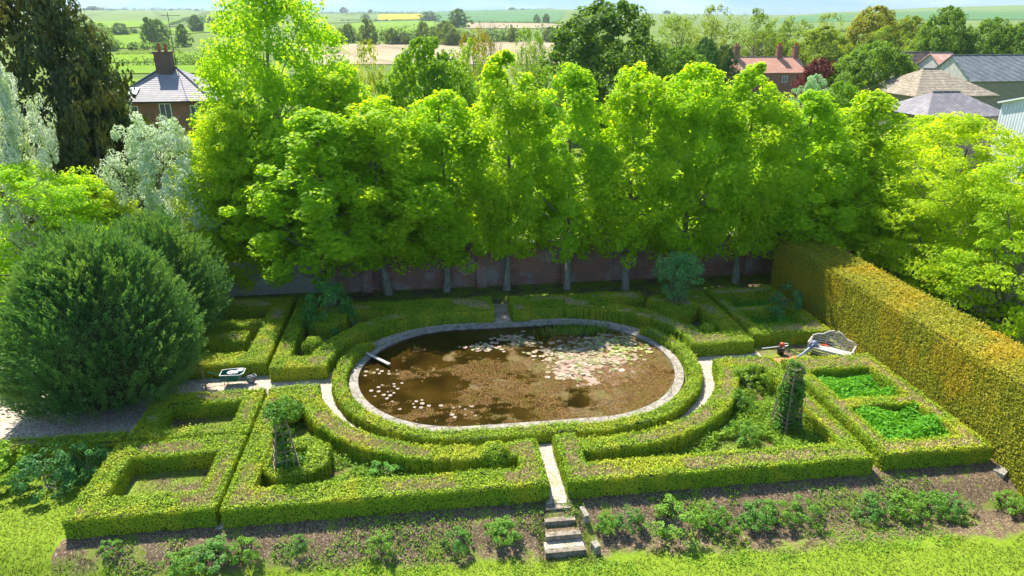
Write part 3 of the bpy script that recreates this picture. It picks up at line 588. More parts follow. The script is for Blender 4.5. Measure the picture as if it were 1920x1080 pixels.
def mat_pads(name, label, cl_, n, seed):
    r = np.random.default_rng(seed); vs = []; fs = []; pts = []
    while len(pts) < n:
        c = cl_[r.integers(len(cl_))]; x, y = r.normal(c[0], c[2]), r.normal(c[1], c[3])
        if stad(x, y, cy=28.0) > 4.5: continue
        pts.append((x, y))
    m = MB()
    for i, (x, y) in enumerate(pts):
        q = r.uniform(.07, .15); t0 = r.uniform(0, 6.3); tx, ty = r.normal(size=2)*.12; zb = WZ+.006+.0012*(i % 30)
        ring = []
        for k in range(9):
            a = t0+.25+(2*math.pi-.5)*k/8; ring.append((x+q*math.cos(a), y+q*math.sin(a), zb+max(0, tx*q*math.cos(a)+ty*q*math.sin(a))+.004))
        m.add([(x, y, zb)]+ring, [(0, k, k+1) for k in range(1, 9)])
    o = m.build(name, M['pad']); tag(o, label, 'lily pads', kind='stuff'); return o
mat_pads('lily_pads', 'crowded pinkish lily pads matted across the middle of the pond', [(6.0, 29.3, .7, .5), (7.3, 29.2, .9, .7), (6.6, 28.3, .6, .5), (8.0, 28.2, .8, .5), (6.0, 27.3, .35, .3), (8.6, 30.2, 1.2, .5)], 620, 5)
mat_pads('lily_pads', 'pale lily pads drifting near the shaded rear edge of the pond', [(2.5, 30.4, .5, .25), (4.0, 31.3, .5, .25), (4.4, 30.8, .4, .2)], 130, 6)
mat_pads('lily_pads', 'yellow green lily pads scattered at the right end of the pond', [(9.8, 30.3, .7, .6), (9.2, 29.3, .9, .7)], 110, 7).color = (.9, 1.3, .6, 1)
n = 420; P = np.column_stack([rng.normal(7.6, 1.0, n), rng.normal(31.5, .22, n), rng.uniform(.15, .35, n)]); P = P[stad(P[:, 0], P[:, 1], cy=28.0) < 4.5]
o = link('pond_reeds', qmesh('reeds', leaf_quads(P, rng.normal(size=P.shape), .6, .03, along=np.tile([0, 0, 1.], (len(P), 1))), M['reed'])); tag(o, 'thin green reeds standing in the rear of the pond', 'reeds', kind='stuff')
# weed mounds just breaking the surface
n = 170000; P = np.column_stack([rng.uniform(-3, 11, n), rng.uniform(23.4, 32.6, n)])
MND = sum(.9*np.exp(-(((P[:, 0]-q[0])/.75)**2+((P[:, 1]-q[1])/.42)**2)) for q in [at(*c, WZ) for c in [(775, 702), (860, 690), (830, 738), (885, 746), (955, 733), (950, 690), (1010, 755), (745, 755), (800, 775), (905, 700), (1040, 770)]])
k = (stad(P[:, 0], P[:, 1], cy=28.0) < 4.55) & (vnoise(P[:, 0], P[:, 1]*1.3, 1.3, 31)+.5*vnoise(P[:, 0], P[:, 1], 3.4, 32)+.45*vnoise(P[:, 0], P[:, 1], 9, 33)+rng.normal(size=n)*.12+(P[:, 0]-4.0)*.07+MND-np.maximum(P[:, 1]-30.3, 0)*.4 > .12); P = P[k]
M['weed'] = leafmat('pond_weed', (.05, .022, .005), (.50, .29, .07), (.24, .17, .02), .2, (1.2, 1, .6), patch=1.1)
o = link('pond_weed', qmesh('pond_weed', leaf_quads(np.column_stack([P, np.full(len(P), WZ+.012)]), np.tile([0, 0, 1.6], (len(P), 1)), .075, .022), M['weed'])); tag(o, 'brown and ochre water weed showing at the surface of the pond', 'water weed', kind='stuff')
# plank across the rim
m = MB(); a = at(685, 661, .2); b_ = at(730, 683, .2); m.bar(a, b_, .16, .05); m.build('wooden_plank', M['wood']); tag(bpy.data.objects['wooden_plank'], 'weathered grey plank laid across the left of the pond rim', 'plank')
# ------------------------------------------------------------------ steps
for i, (ya, yb, zt, lb, x0, x1) in enumerate([(18.55, 18.15, -.02, 'topmost stone garden step at the end of the gravel path', 3.45, 4.30), (18.147, 17.72, -.17, 'second stone garden step down from the gravel path', 3.35, 4.36), (17.717, 17.24, -.34, 'third stone garden step with a mossy tread', 3.3, 4.45), (17.237, 16.72, -.53, 'lowest stone garden step beside the lawn', 3.2, 4.5)]):
    e = empty('stone_step', ((x0+x1)/2, (ya+yb)/2, 0), lb, 'step', 'stone steps down to the lawn'); w2 = (x1-x0)/2; d2 = (ya-yb)/2
    MB().box(-w2, w2, -d2, -d2+.2, zt-.3, zt+.02).build('nosing', M['paving'], e)
    MB().box(-w2+.02, w2-.02, -d2+.203, d2, zt-.3, zt).build('tread', M['gravel'] if i in (0, 3) else M['ground'], e)
def stoneblock(lb, x, y, sx, sy, z0, z1, rz):
    m = MB(); m.box(-sx, sx, -sy, sy, 0, z1-z0); m.v = [(a*(1-.12*(c > 0)), b*(1-.10*(c > 0)), c+(.05*a if c > 0 else 0)) for a, b, c in m.v]
    o = m.build('stone_block', M['pale_stone'], None, (x, y, z0)); o.rotation_euler = (.06, -.08, rz); tag(o, lb, 'stone block', 'stone blocks beside the steps')
stoneblock('tall pale stone block leaning beside the upper steps', 4.72, 17.95, .09, .26, -.4, .0, .15)
stoneblock('small pale stone block beside the lowest step', 4.85, 16.85, .11, .15, -.75, -.4, .3)
stoneblock('flat grey stone lying at the right end of the bank', 20.1, 18.2, .24, .2, -.12, .02, .5)
# ------------------------------------------------------------------ wall and fence
e = empty('brick_wall', (5, 39.2, 0), 'old red brick garden wall behind the row of lime trees', 'wall')
MB().box(-11.2, 22.5, -.2, .2, -.1, 2.6).build('brickwork', M['brick'], e)
MB().box(-11.25, 22.55, -.27, .27, 2.603, 2.72).build('coping', M['stone'], e)
for x in (-8.7, -1.9, 3.3, 9.5, 15.2):
    MB().box(x-.3, x+.3, -.42, -.203, -.1, 2.6).build('pier', M['brick'], e)
e = empty('board_fence', (-9.5, 39.0, 0), 'grey horizontal board fence behind the round conifers', 'fence')
for k in range(13):
    MB().box(-4.4, 3.2, -.03+.004*(k % 2), .03, .1+k*.16, .1+k*.16+.145).build('board', M['wood'], e)
for x in (-4.3, -2.4, -.5, 1.4, 3.15): MB().box(x-.06, x+.06, .035, .15, 0, 2.3).build('post', M['bark'], e)
# ------------------------------------------------------------------ lime row in front of the wall
LG = 'row of young lime trees in front of the brick wall'
row = [(-10.2, 41.2, 11.0, 'short lime tree at the left end of the row above the board fence'),
       (-5.7, 37.2, 10.8, 'lime tree second from the left end, its low skirt over the hedge'),
       (-2.5, 38.4, 11.4, 'lime tree third from the left end in the row before the wall'),
       (.95, 38.4, 11.9, 'lime tree whose trunk stands fourth from the left before the brick wall'),
       (4.55, 38.2, 13.6, 'tallest narrow lime tree in the middle of the row'),
       (8.2, 37.9, 12.9, 'lime tree immediately right of the tallest one in the row'),
       (11.7, 37.4, 13.1, 'lime tree behind the left side of the trellis shrub'),
       (15.2, 37.3, 13.3, 'lime tree fourth from the right end, behind the trellis shrub'),
       (18.8, 37.6, 12.9, 'lime tree third from the right end of the row'),
       (22.2, 37.6, 11.4, 'lime tree second from the right end, behind the corner of the golden hedge'),
       (25.3, 38.6, 9.8, 'low lime tree at the right end of the row')]
for i, (x, y, h, lb) in enumerate(row):
    s = h/12.8; wd = [1.3, 1.5, 1.38, 1.22, 1.16, 1.18, 1.2, 1.22, 1.24, 1.26, 1.3][i]
    place_tree('lime_tree', LIME[i % 4], (x, y, 0), lb, 'tree', LG, (wd, wd, s), i*1.7, [(1, 1, 1), (.9, .97, 1), (1.08, 1.05, 1), (.95, 1, .9)][i % 4])
place_tree('lime_tree', LIME[2], (-4.8, 41.8, 0), 'lime tree behind the wall under the shoulder of the huge one', s=(1.4, 1.4, 1.02), rz=2, color=(1, 1, 1))
def fit(tm_h, tm_r, px, topy, wpx, y):
    """size and place for a tree: pixel column, pixel row of its top, pixel width, distance"""
    p = at_y(px, topy, y); gz = float(terr(p[0], y)); h = p[2]-gz; wd = wpx*depth(p)/1280/2
    return (p[0], y, gz-.05), (wd/tm_r, wd/tm_r, h/tm_h)
def T(name, tm, tm_h, tm_r, px, topy, wpx, y, label, color=(1, 1, 1), cat='tree', group=None, rz=None):
    loc, s = fit(tm_h, tm_r, px, topy, wpx, y); return place_tree(name, tm, loc, label, cat, group, s, random.uniform(0, 6) if rz is None else rz, color)
T('lime_tree', BIG[0], 17, 5.2, 492, -45, 325, 44, 'huge bright lime tree towering at the left of the row, top out of frame', (.88, .96, 1))
T('lime_tree', BIG[1], 17, 5.2, 430, 190, 230, 41, 'bright lime tree in front of the huge one, beside the white hawthorn', (1.12, 1.05, 1))
T('lime_tree', ROUND[0], 10, 4.2, 800, 72, 200, 56, 'broad round lime tree rising behind the brick wall left of centre', (1.1, 1.1, 1))
T('maple_tree', ROUND[1], 10, 4.2, 1145, -2, 235, 88, 'very large dark domed sycamore standing behind the row at centre right', (.62, .66, .8))
T('birch_tree', AIRY[0], 10, 3.4, 1045, 115, 110, 66, 'small thin leaved tree at the left foot of the domed sycamore', (1.1, 1.1, 1))
T('willow_tree', AIRY[1], 10, 3.4, 690, 78, 90, 60, 'yellowish feathery bush tree between the huge lime and the round lime', (1.7, 1.15, 1))
T('willow_tree', AIRY[2], 10, 3.4, 880, 75, 80, 75, 'thin yellow green tree just behind the round lime', (1.3, 1.15, 1))
# bare trees
def bare_mesh(seed, H=10., R=2.6):
    r = random.Random(seed); b = MB()
    def grow(p, d, L, rad, lev):
        q = p+d*L; mid = (p+q)/2+np.array([r.uniform(-1, 1), r.uniform(-1, 1), 0])*L*.06; b.tube([p, mid, q], [rad, rad*.85, rad*.65], 5, cap=False)
        if lev == 0: return
        for k in range(3 if lev > 1 else 4):
            nd = d+np.array([r.uniform(-1, 1), r.uniform(-1, 1), r.uniform(-.1, .7)])*.55; nd /= np.linalg.norm(nd); grow(q if k else mid, nd, L*r.uniform(.6, .8), rad*.55, lev-1)
    grow(np.array([0, 0, 0.]), np.array([0, 0, 1.]), H*.3, .2, 5); return b.mesh('branches', M['bark'])
BARE = [bare_mesh(3), bare_mesh(9)]
def baretree(px, topy, wpx, y, label, mi=0, k=1.):
    loc, s = fit(9.5, 3.2, px, topy, wpx, y); e = empty('bare_tree', loc, label, 'tree', 'bare trees', mi, s); link('branches', BARE[mi], e); return e
baretree(918, 18, 80, 92, 'tall leafless tree standing against the pale field at centre')
baretree(882, 70, 80, 86, 'leaning bare tree with brown buds at the left of the tall leafless one', 1)
T('willow_tree', AIRY[0], 10, 3.4, 893, 48, 80, 89, 'brown budded rounded tree crown beside the tall leafless tree', (1.5, .75, 1))
T('birch_tree', AIRY[1], 10, 3.4, 985, 52, 55, 100, 'slender pale green tree right of the tall leafless one', (1.2, 1.1, 1))
T('birch_tree', AIRY[2], 10, 3.4, 1008, 62, 50, 108, 'slender pale green tree nearest the domed sycamore', (1.05, 1.0, 1))
# right hand background
RG = 'trees beyond the village roofs'
for a in [('willow_tree', AIRY[0], 10, 3.4, 1280, 20, 120, 150, 'tall yellow green willow just right of the domed sycamore', (1.15, .95, 1)),
          ('willow_tree', AIRY[1], 10, 3.4, 1345, 10, 100, 160, 'second willow in the tall group, with a pointed top', (1.25, .95, 1)),
          ('willow_tree', AIRY[2], 10, 3.4, 1420, 18, 80, 155, 'narrow willow with an open crown above the red roofed cottage', (1.1, .95, 1)),
          ('willow_tree', AIRY[0], 10, 3.4, 1480, 28, 100, 165, 'rounded willow right of the cottage chimneys', (1.15, .95, 1)),
          ('willow_tree', AIRY[1], 10, 3.4, 1560, 25, 90, 175, 'pale willow below the far blue down', (1.3, 1, 1)),
          ('birch_tree', ROUND[2], 10, 4.2, 1545, 50, 110, 150, 'soft pale green tree behind the copper beech', (1.35, 1.05, 1)),
          ('poplar_tree', ROUND[0], 10, 4.2, 1645, 12, 110, 160, 'tall golden leaved tree standing above the round green one', (1.6, .95, 1)),
          ('willow_tree', ROUND[1], 10, 4.2, 1710, 28, 80, 170, 'yellowish tree in the gap right of the golden one', (1.4, 1, 1)),
          ('maple_tree', ROUND[2], 10, 4.2, 1785, 13, 95, 135, 'tall mid green tree above the ridge of the grey barn', (.85, .85, 1)),
          ('willow_tree', ROUND[0], 10, 4.2, 1745, 60, 80, 140, 'low yellow green tree behind the dark shed roof', (1.2, 1, 1)),
          ('maple_tree', ROUND[1], 10, 4.2, 1868, 32, 100, 130, 'green tree near the right edge above the barn', (.8, .82, 1)),
          ('maple_tree', ROUND[2], 10, 4.2, 1925, 40, 90, 125, 'green tree cut by the right edge above the barn', (.85, .85, 1)),
          ('maple_tree', ROUND[0], 10, 4.2, 1650, 78, 150, 92, 'large round green tree to the left of the barn roofs', (.85, .85, 1)),
          ('maple_tree', ROUND[2], 10, 4.2, 1590, 105, 70, 100, 'light green tree between the copper beech and large round tree', (1.2, 1.05, 1)),
          ('copper_beech', tuple([None, None]), 10, 4.2, 1542, 108, 90, 96, 'dark red copper beech beside the cottage roof', (1, 1, 1)),
          ('apple_tree', BLOS[0], 11, 4.0, 1530, 140, 90, 72, 'pale blossoming apple tree below the copper beech', (.7, .9, .7)),
          ('apple_tree', ROUND[1], 10, 4.2, 1585, 150, 90, 66, 'light green orchard tree left of the stone tiled roof', (1.1, 1.1, 1)),
          ('fir_tree', DARK[0], 10, 4.2, 1360, 84, 55, 125, 'dark green fir left of the cottage chimneys', (1, 1.5, 1.5)),
          ('fir_tree', DARK[1], 10, 4.2, 1325, 70, 70, 125, 'dark shadowy fir behind the lime row near the willows', (1.2, 1.9, 1.2)),
          ('maple_tree', ROUND[1], 10, 4.2, 1280, 85, 110, 100, 'mid green rounded tree between the sycamore and the firs', (.8, .85, 1)),
          ('willow_tree', AIRY[2], 10, 3.4, 1660, 52, 90, 150, 'open crowned tree behind the large round one', (1.1, .95, 1)),
          ('maple_tree', ROUND[0], 10, 4.2, 1450, 62, 120, 162, 'bushy yellow green tree directly behind the cottage', (1.15, .95, 1)),
          ]:
    a = list(a)
    if a[0] == 'copper_beech': a[1] = tree_mesh('copper_beech', 77, 10., 1.2, 4.6, P_wide, 330, 50, .62, .28, M['purple'], amp=.2, nb=12, tr=.3)
    T(*a[:8], a[8], color=a[9] if len(a) > 9 else (1, 1, 1), group=RG)
# right foreground
T('maple_tree', LIME[1], 12.8, 2.2, 1640, 172, 190, 39, 'rounded bright lime behind the golden hedge at centre right', (1.05, 1, 1))
T('hornbeam_tree', ACER[0], 11, 5.2, 1840, 204, 330, 35, 'large spreading tree with layered bright foliage at the right', (1.1, 1, 1))
T('hornbeam_tree', ACER[1], 11, 5.2, 1735, 214, 180, 46, 'leafy tree standing just in front of the corrugated shed', (1.05, 1, 1))
T('hornbeam_tree', ACER[1], 11, 5.2, 1985, 250, 330, 30, 'layered tree cut off by the right edge of the picture', (1.0, .98, 1))
T('hornbeam_tree', ACER[1], 11, 5.2, 1745, 330, 210, 40, 'darker layered tree between the lime row and the golden hedge', (.85, .92, 1))
T('hornbeam_tree', LIME[0], 12.8, 2.2, 1560, 250, 190, 41.5, 'shaded lime behind the far corner of the golden hedge', (.9, .95, 1))
# left side
T('yew_tree', DARK[0], 10, 4.4, 50, -60, 290, 47, 'very dark yew tree with rusty tips in the upper left corner', (1, 1, 1), rz=.5)
T('yew_tree', DARK[1], 10, 4.4, 140, 110, 165, 44, 'lower dark yew next to the slate roofed house', (.9, .9, 1), rz=2.)
T('maple_tree', ROUND[2], 10, 4.2, 150, 78, 110, 56, 'golden green tree showing above the dark yew', (1.5, 1.1, 1))
T('hawthorn_tree', BLOS[0], 11, 4.0, -5, 118, 150, 38, 'white flowering hawthorn at the left edge in front of the yew', (1, 1, 1))
T('hawthorn_tree', BLOS[1], 11, 4.0, 280, 205, 200, 40, 'white flowering hawthorn in front of the slate roofed house', (.95, 1, .95))
T('hawthorn_tree', BLOS[0], 11, 4.0, 208, 145, 60, 70, 'small white hawthorn beside the left eaves of the house', (1, 1, 1))
place_tree('lilac_bush', tree_mesh('lilac', 5, 4., .3, 1.9, P_wide, 200, 50, .32, .11, M['lilac'], amp=.3, nb=12, tr=.06), (-17.0, 36.5, 0), 'pale mauve flowering bush behind the big conifer', 'shrub')
T('hornbeam_tree', ACER[0], 11, 5.2, 55, 298, 340, 35.5, 'bright yellow green tree at the left edge behind the conifer', (.88, .98, 1))
T('hornbeam_tree', LIME[0], 12.8, 2.2, 165, 335, 150, 38, 'smaller bright tree just left of the conifer top', (1.3, 1.1, 1))
T('hornbeam_tree', LIME[3], 12.8, 2.2, 0, 450, 160, 40, 'dim green bushy tree under the bright one at the left edge', (.9, .95, 1))
# ------------------------------------------------------------------ conifers made of upright plumes
def conifer(label, x, y, r, h, n, seed, per=40):
    global rng
    r0 = rng; rng = np.random.default_rng(seed)
    D = unit(rng.normal(size=(n, 3))*[1, 1, .9]); D[:, 2] = np.where(D[:, 2] < -.55, -D[:, 2], D[:, 2])
    az = np.arctan2(D[:, 1], D[:, 0]); k = 1+.07*np.sin(3*az+seed)*np.sin(D[:, 2]*4+seed)+.05*np.sin(7*az)+.03*rng.normal(size=n)
    C = D*k[:, None]*[r, r, h*.60]+[0, 0, h*.40]; C[:, 2] = np.maximum(C[:, 2], .15); inner = rng.uniform(.8, 1., n); C[:, :2] *= (inner*(1.06-.38*np.clip(C[:, 2]/h-.35, 0, 1)))[:, None]
    ax = unit(D*[.75, .75, .35]+[0, 0, .75]+rng.normal(size=(n, 3))*.15); L = rng.uniform(.7, 1.45, n)
    u = rng.uniform(0, 1, (n, per, 1)); side = unit(rng.normal(size=(n, per, 3))); wd = (.17*(1-u)**.7+.015)*L[:, None, None]/.75
    P = C[:, None]+ax[:, None]*(u-.25)*L[:, None, None]+side*wd*rng.uniform(.4, 1, (n, per, 1))
    al = unit(ax[:, None]*1.1+side*.32); Q = leaf_quads(P.reshape(-1, 3), (side+D[:, None]*.4).reshape(-1, 3), .17, .05, along=al.reshape(-1, 3), align=1.5)
    e = empty('conifer', (x, y, 0), label, 'conifer', 'rounded conifers')
    link('foliage', qmesh('foliage', Q, M['conifer']), e)
    b = MB(); prof = [(.05, .1)]+[(r*.80*math.cos(t_), h*.40+h*.5*math.sin(t_)) for t_ in np.linspace(-.75, 1.5, 10)]; b.lathe(prof, 20)
    b.build('inner_twigs', M['core'], e, smooth=True); MB().tube([(0, 0, 0), (0, 0, h*.7)], [.25, .1], 8).build('trunk', M['bark'], e); rng = r0; return e
conifer('big round green conifer with upright plumes on the gravel', -13.75, 27.8, 3.3, 6.6, 2600, 3, 46)
conifer('smaller round conifer tucked behind the big one', -13.3, 33.4, 2.6, 5.8, 1400, 4, 40)
# ------------------------------------------------------------------ obelisks, climbers and shrubs
def obelisk(label, x, y, h, w0, w1, rungs, fol, seed, rz=.3, ivy=0, M_leaf='rose'):
    e = empty('garden_obelisk', (x, y, 0), label, 'obelisk', 'wooden obelisks in the parterre', rz)
    cs = [(-1, -1), (1, -1), (1, 1), (-1, 1)]
    for a, b in cs: MB().bar((a*w0, b*w0, 0), (a*w1, b*w1, h), .05).build('leg', M['lattice'], e)
    m = MB()
    for k in range(rungs):
        t_ = (k+.6)/rungs; ww = w0+(w1-w0)*t_; z = h*t_
        for i in range(4):
            a, b = cs[i], cs[(i+1) % 4]; m.bar((a[0]*ww*1.04, a[1]*ww*1.04, z), (b[0]*ww*1.04, b[1]*ww*1.04, z), .03)
    for i in range(4):
        a, b = cs[i], cs[(i+1) % 4]; mx, my = (a[0]+b[0])/2, (a[1]+b[1])/2; m.bar((mx*w0, my*w0, 0), (mx*w1, my*w1, h*.98), .03)
    m.build('lattice', M['lattice'], e)
    g_ = np.random.default_rng(seed); C = []
    for (n_, zc, rr, hh) in fol:
        q = unit(g_.normal(size=(n_, 3)))*g_.uniform(.3, 1, (n_, 1)); C.append(q*[rr, rr, hh]+[0, 0, zc])
    C = np.vstack(C); Q = blob_leaves(C, .2, 34, .1)
    pl = empty('climber', (x, y, 0), label.replace('wooden obelisk', 'climbing plant').split(' holding')[0]+' growing over its frame', 'climber', 'climbers on the obelisks')
    pl['label'] = {1: 'leafy climber bushing out over the obelisk left of the steps', 2: 'ivy like climber wrapped densely over the tall right obelisk', 3: 'blue green shrub growing through the trellis behind the pond'}[seed]
    link('foliage', qmesh('foliage', Q, M[M_leaf]), pl); b = MB()
    for k in range(6): c = C[g_.integers(len(C))]; b.tube([(g_.normal()*.05, g_.normal()*.05, 0), (c[0]*.5, c[1]*.5, c[2]*.6), c], [.03, .02, .006], 5)
    b.build('stems', M['bark'], pl); return e
obelisk('wooden obelisk with open rungs left of the steps', -5.35, 21.1, 2.7, .46, .13, 8, [(34, 2.65, .75, .25), (26, 1.4, .3, .8), (60, .45, .7, .4)], 1)
obelisk('tall wooden obelisk in the right front parterre', 13.75, 21.8, 2.75, .42, .18, 15, [(190, 1.3, .42, 1.2), (30, .3, .8, .25), (14, 2.6, .35, .25)], 2)
obelisk('short wooden trellis frame on the plinth behind the pond', 13.3, 33.1, 2.2, .45, .25, 6, [(150, 2.75, 1.35, .95), (40, 1.5, .9, .5)], 3, M_leaf='bluerose')
def bush(lb, x, y, r, h, col=(1, 1, 1), k=0, group='shrubs planted along the bank', name='shrub', z=None):
    e = empty(name, (x, y, float(terr(x, y)) if z is None else z), lb, 'shrub', group, random.uniform(0, 6), (r/.6, r/.6, h))
    c = link('foliage', BUSH[k % 4][0], e); c.color = col+(1,); link('stems', BUSH[k % 4][1], e); return e
def fbush(me, *a, **k): e = bush(*a, **k); return e
bush('leafy green shrub on the square plinth behind the left of the pond', -5.35, 33.6, 1.15, 2.8, (1.0, 1.2, 2.), 1, None)
bush('silver leaved bush with bare stems against the golden hedge', 19.1, 31.9, .85, 1.9, (1.2, 1.25, 3.5), 2, None)
bush('round green shrub inside the right front hedge by the curve', 12.5, 23.3, .55, .9, (1.4, 1.2, 1), 0, None)
bush('shaggy green bush beside the curved hedge right of the pond', 13.7, 24.9, .8, 1.15, (2.2, 1.5, 1), 1, None)
bush('leafy shrub left of the tall right obelisk', 11.8, 21.3, .6, .8, (1.5, 1.3, 1), 3, None)
bush('small leafy shrub inside the hedge near the left curve', -1.9, 20.6, .6, .55, (1.2, 1.3, 1), 2, None)
bush('bright bushy shrub at the left edge below the long hedge', -15.6, 21.7, 1.1, 1.6, (2.1, 1.6, 1), 0, None)
bush('grey green shrub in shade below the long hedge', -13.4, 21.4, .9, 1.5, (.9, 1.0, 2.4), 1, None)
bush('tall grey green shrub beside the lower left hedge square', -12.4, 22.0, .75, 1.3, (.9, 1.05, 2.0), 2, None)
for i, (px, py, r, h, lb) in enumerate([(1135, 985, .35, .5, 'small round shrub just right of the steps'), (1180, 980, .45, .6, 'second shrub right of the steps'), (1265, 990, .8, .95, 'largest shrub on the bank right of the steps'), (1342, 985, .5, .8, 'upright shrub right of the largest one'), (1415, 980, .55, .75, 'bushy shrub below the middle of the right front hedge'), (1455, 975, .5, .7, 'shrub joined to the bushy one below the right front hedge'), (1505, 972, .5, .75, 'shrub left of the bare mulch gap'),
                                  (1635, 965, .5, .7, 'shrub just right of the bare mulch gap'), (1690, 960, .55, .75, 'shrub below the sunny gap between two hedges'), (1745, 958, .5, .7, 'shrub in the middle of the right hand bank group'), (1785, 960, .5, .65, 'last shrub of the right hand bank group'), (1885, 950, .5, .6, 'straggling shrub near the right edge of the bank'),
                                  (945, 1000, .5, .65, 'fresh green shrub just left of the steps'), (860, 1025, .42, .6, 'shrub second to the left of the steps'), (716, 1030, .42, .6, 'small shrub on the bank below the left front hedge'), (345, 1060, .5, .6, 'shrub left of the widest one on the lower left bank'), (405, 1045, .62, .75, 'widest shrub on the lower left bank'), (462, 1035, .45, .6, 'greyish shrub right of the widest one'), (207, 1030, .3, .35, 'little yellow green plant below the lower left hedge square'), (560, 1018, .3, .35, 'little dim plant below the left front hedge')]):
    z = -.5
    for _ in range(4): p = at(px, py, z); z = float(terr(p[0], p[1]))
    bush(lb, p[0], p[1], r, h, [(1.5, 1.35, 1.3), (1.25, 1.2, 1.8), (1.7, 1.4, 1.2)][i % 3], i)
# ------------------------------------------------------------------ bench and tools
bp = np.array([18.95, 27.35]); dirv = np.array([.72, -.69]); nrm = np.array([.69, .72]); rzb = math.atan2(dirv[1], dirv[0])
be = empty('garden_bench', (bp[0], bp[1], 0), 'ornate weathered wooden bench with a curved slatted back', 'bench', rz=rzb)
Lh = .98   # half length along local x, local y+ is towards the back
for sx in (-1, 1):
    MB().bar((sx*Lh, -.32, 0), (sx*Lh, -.32, .66), .07).build('leg', M['wood'], be); MB().bar((sx*Lh, .32, 0), (sx*Lh, .38, .78), .07).build('leg', M['wood'], be)
    m = MB().tube([(sx*Lh, .36, .70), (sx*Lh, .1, .72), (sx*Lh, -.3, .70), (sx*(Lh+.0), -.4, .66)], .045, 8)
    for k in range(4): m.bar((sx*Lh, -.3, .24+k*.11), (sx*Lh, .34, .24+k*.11), .03, .06)
    m.build('armrest', M['wood'], be)
m = MB()
for k in range(6): m.box(-Lh, Lh, -.34+k*.115, -.34+k*.115+.09, .41, .44)
m.box(-Lh, Lh, -.345, -.31, .33, .405); m.build('seat', M['wood'], be)
def backtop(x):
    a = abs(x)/Lh; return 1.12-.10*a if a < .02 else (1.22-.30*(a/.55)**2 if a < .55 else .92-.16*((a-.55)/.45)+.05*math.sin((a-.55)/.45*math.pi))
m = MB(); xsb = np.linspace(-Lh, Lh, 25); m.tube([(x, .34+.12*(backtop(x)-.45), backtop(x)) for x in xsb], .038, 6)
for z in (.54, .66, .78, .90, 1.02, 1.12):
    ok = [x for x in xsb if backtop(x) > z+.03]
    if len(ok) > 1: m.bar((ok[0], .34+.12*(z-.45), z), (ok[-1], .34+.12*(z-.45), z), .025, .045)
for x in (-.62, -.33, 0, .33, .62): m.bar((x, .34, .42), (x, .34+.12*(backtop(x)-.45), backtop(x)), .04)
m.build('backrest', M['wood'], be)
MB().bar((-Lh, -.3, .18), (Lh, -.3, .18), .04).bar((-Lh, .3, .18), (Lh, .3, .18), .04).build('stretcher', M['wood'], be)
def loc_b(x, y, z): c, s = math.cos(rzb), math.sin(rzb); return (bp[0]+x*c-y*s, bp[1]+x*s+y*c, z)
e = empty('leaf_blower', loc_b(-.75, -.1, .45), 'blue grey leaf blower resting against the left of the bench', 'garden tool', rz=rzb)
MB().tube([(0, 0, .12), (-.1, -.3, .0), (-.35, -.75, -.28), (-.5, -1.0, -.42)], [.07, .055, .045, .05], 10).build('nozzle', M['bluegrey'], e, smooth=True)
MB().lathe([(.01, 0), (.13, .02), (.16, .12), (.12, .24), (.01, .28)], 12).build('motor', M['bluegrey'], e, smooth=True)
MB().tube([(-.1, 0, .24), (0, 0, .36), (.12, .02, .26)], .02, 6).build('handle', M['black'], e)
e = empty('garden_shears', loc_b(-.5, .1, .47), 'orange handled garden shears lying on the bench seat', 'garden tool', rz=rzb+.4)
MB().bar((-.3, 0, 0), (.0, .02, .0), .035, .02).bar((-.3, .06, 0), (.0, .03, .0), .035, .02).build('blade', M['steel'], e)
MB().bar((0, .02, .01), (.34, -.06, .02), .035).bar((0, .03, .01), (.34, .10, .02), .035).build('handle', M['orange'], e)
# bucket with a hedge trimmer on top
bx, by = at(1463, 664, 0)[:2]
e = empty('plant_pot', (bx, by, 0), 'black plastic bucket standing on the orange sawdust', 'bucket'); MB().lathe([(.01, .01), (.14, .0), (.2, .36), (.21, .38), (.18, .38), (.13, .05), (.01, .05)], 16).build('bucket_body', M['black'], e, smooth=True)
MB().tube([(-.2, 0, .36), (-.22, 0, .3), (0, -.22, .24), (.22, 0, .3), (.2, 0, .36)], .008, 5).build('handle', M['steel'], e)
e.name = 'bucket'
e = empty('hedge_trimmer', (bx, by, .40), 'orange and white hedge trimmer lying across the black bucket', 'garden tool', rz=.1)
m = MB().bar((-1.05, 0, .03), (-.12, 0, .03), .06, .015)
for k in range(16): m.box(-1.03+k*.055, -1.01+k*.055, -.05, .05, .026, .036)
m.build('blade', M['steel'], e)
MB().lathe([(.01, 0), (.11, .01), (.14, .08), (.12, .18), (.06, .22), (.01, .22)], 12, (.02, 0, 0)).build('motor_housing', M['orange'], e, smooth=True)
MB().tube([(.1, 0, .12), (.2, 0, .16), (.34, 0, .12), (.36, 0, .03), (.2, 0, .0), (.1, 0, .03)], .025, 8).build('rear_handle', M['whitepaint'], e)
MB().tube([(-.1, -.12, .05), (-.1, -.13, .2), (-.1, .13, .2), (-.1, .12, .05)], .015, 6).build('front_handle', M['black'], e)
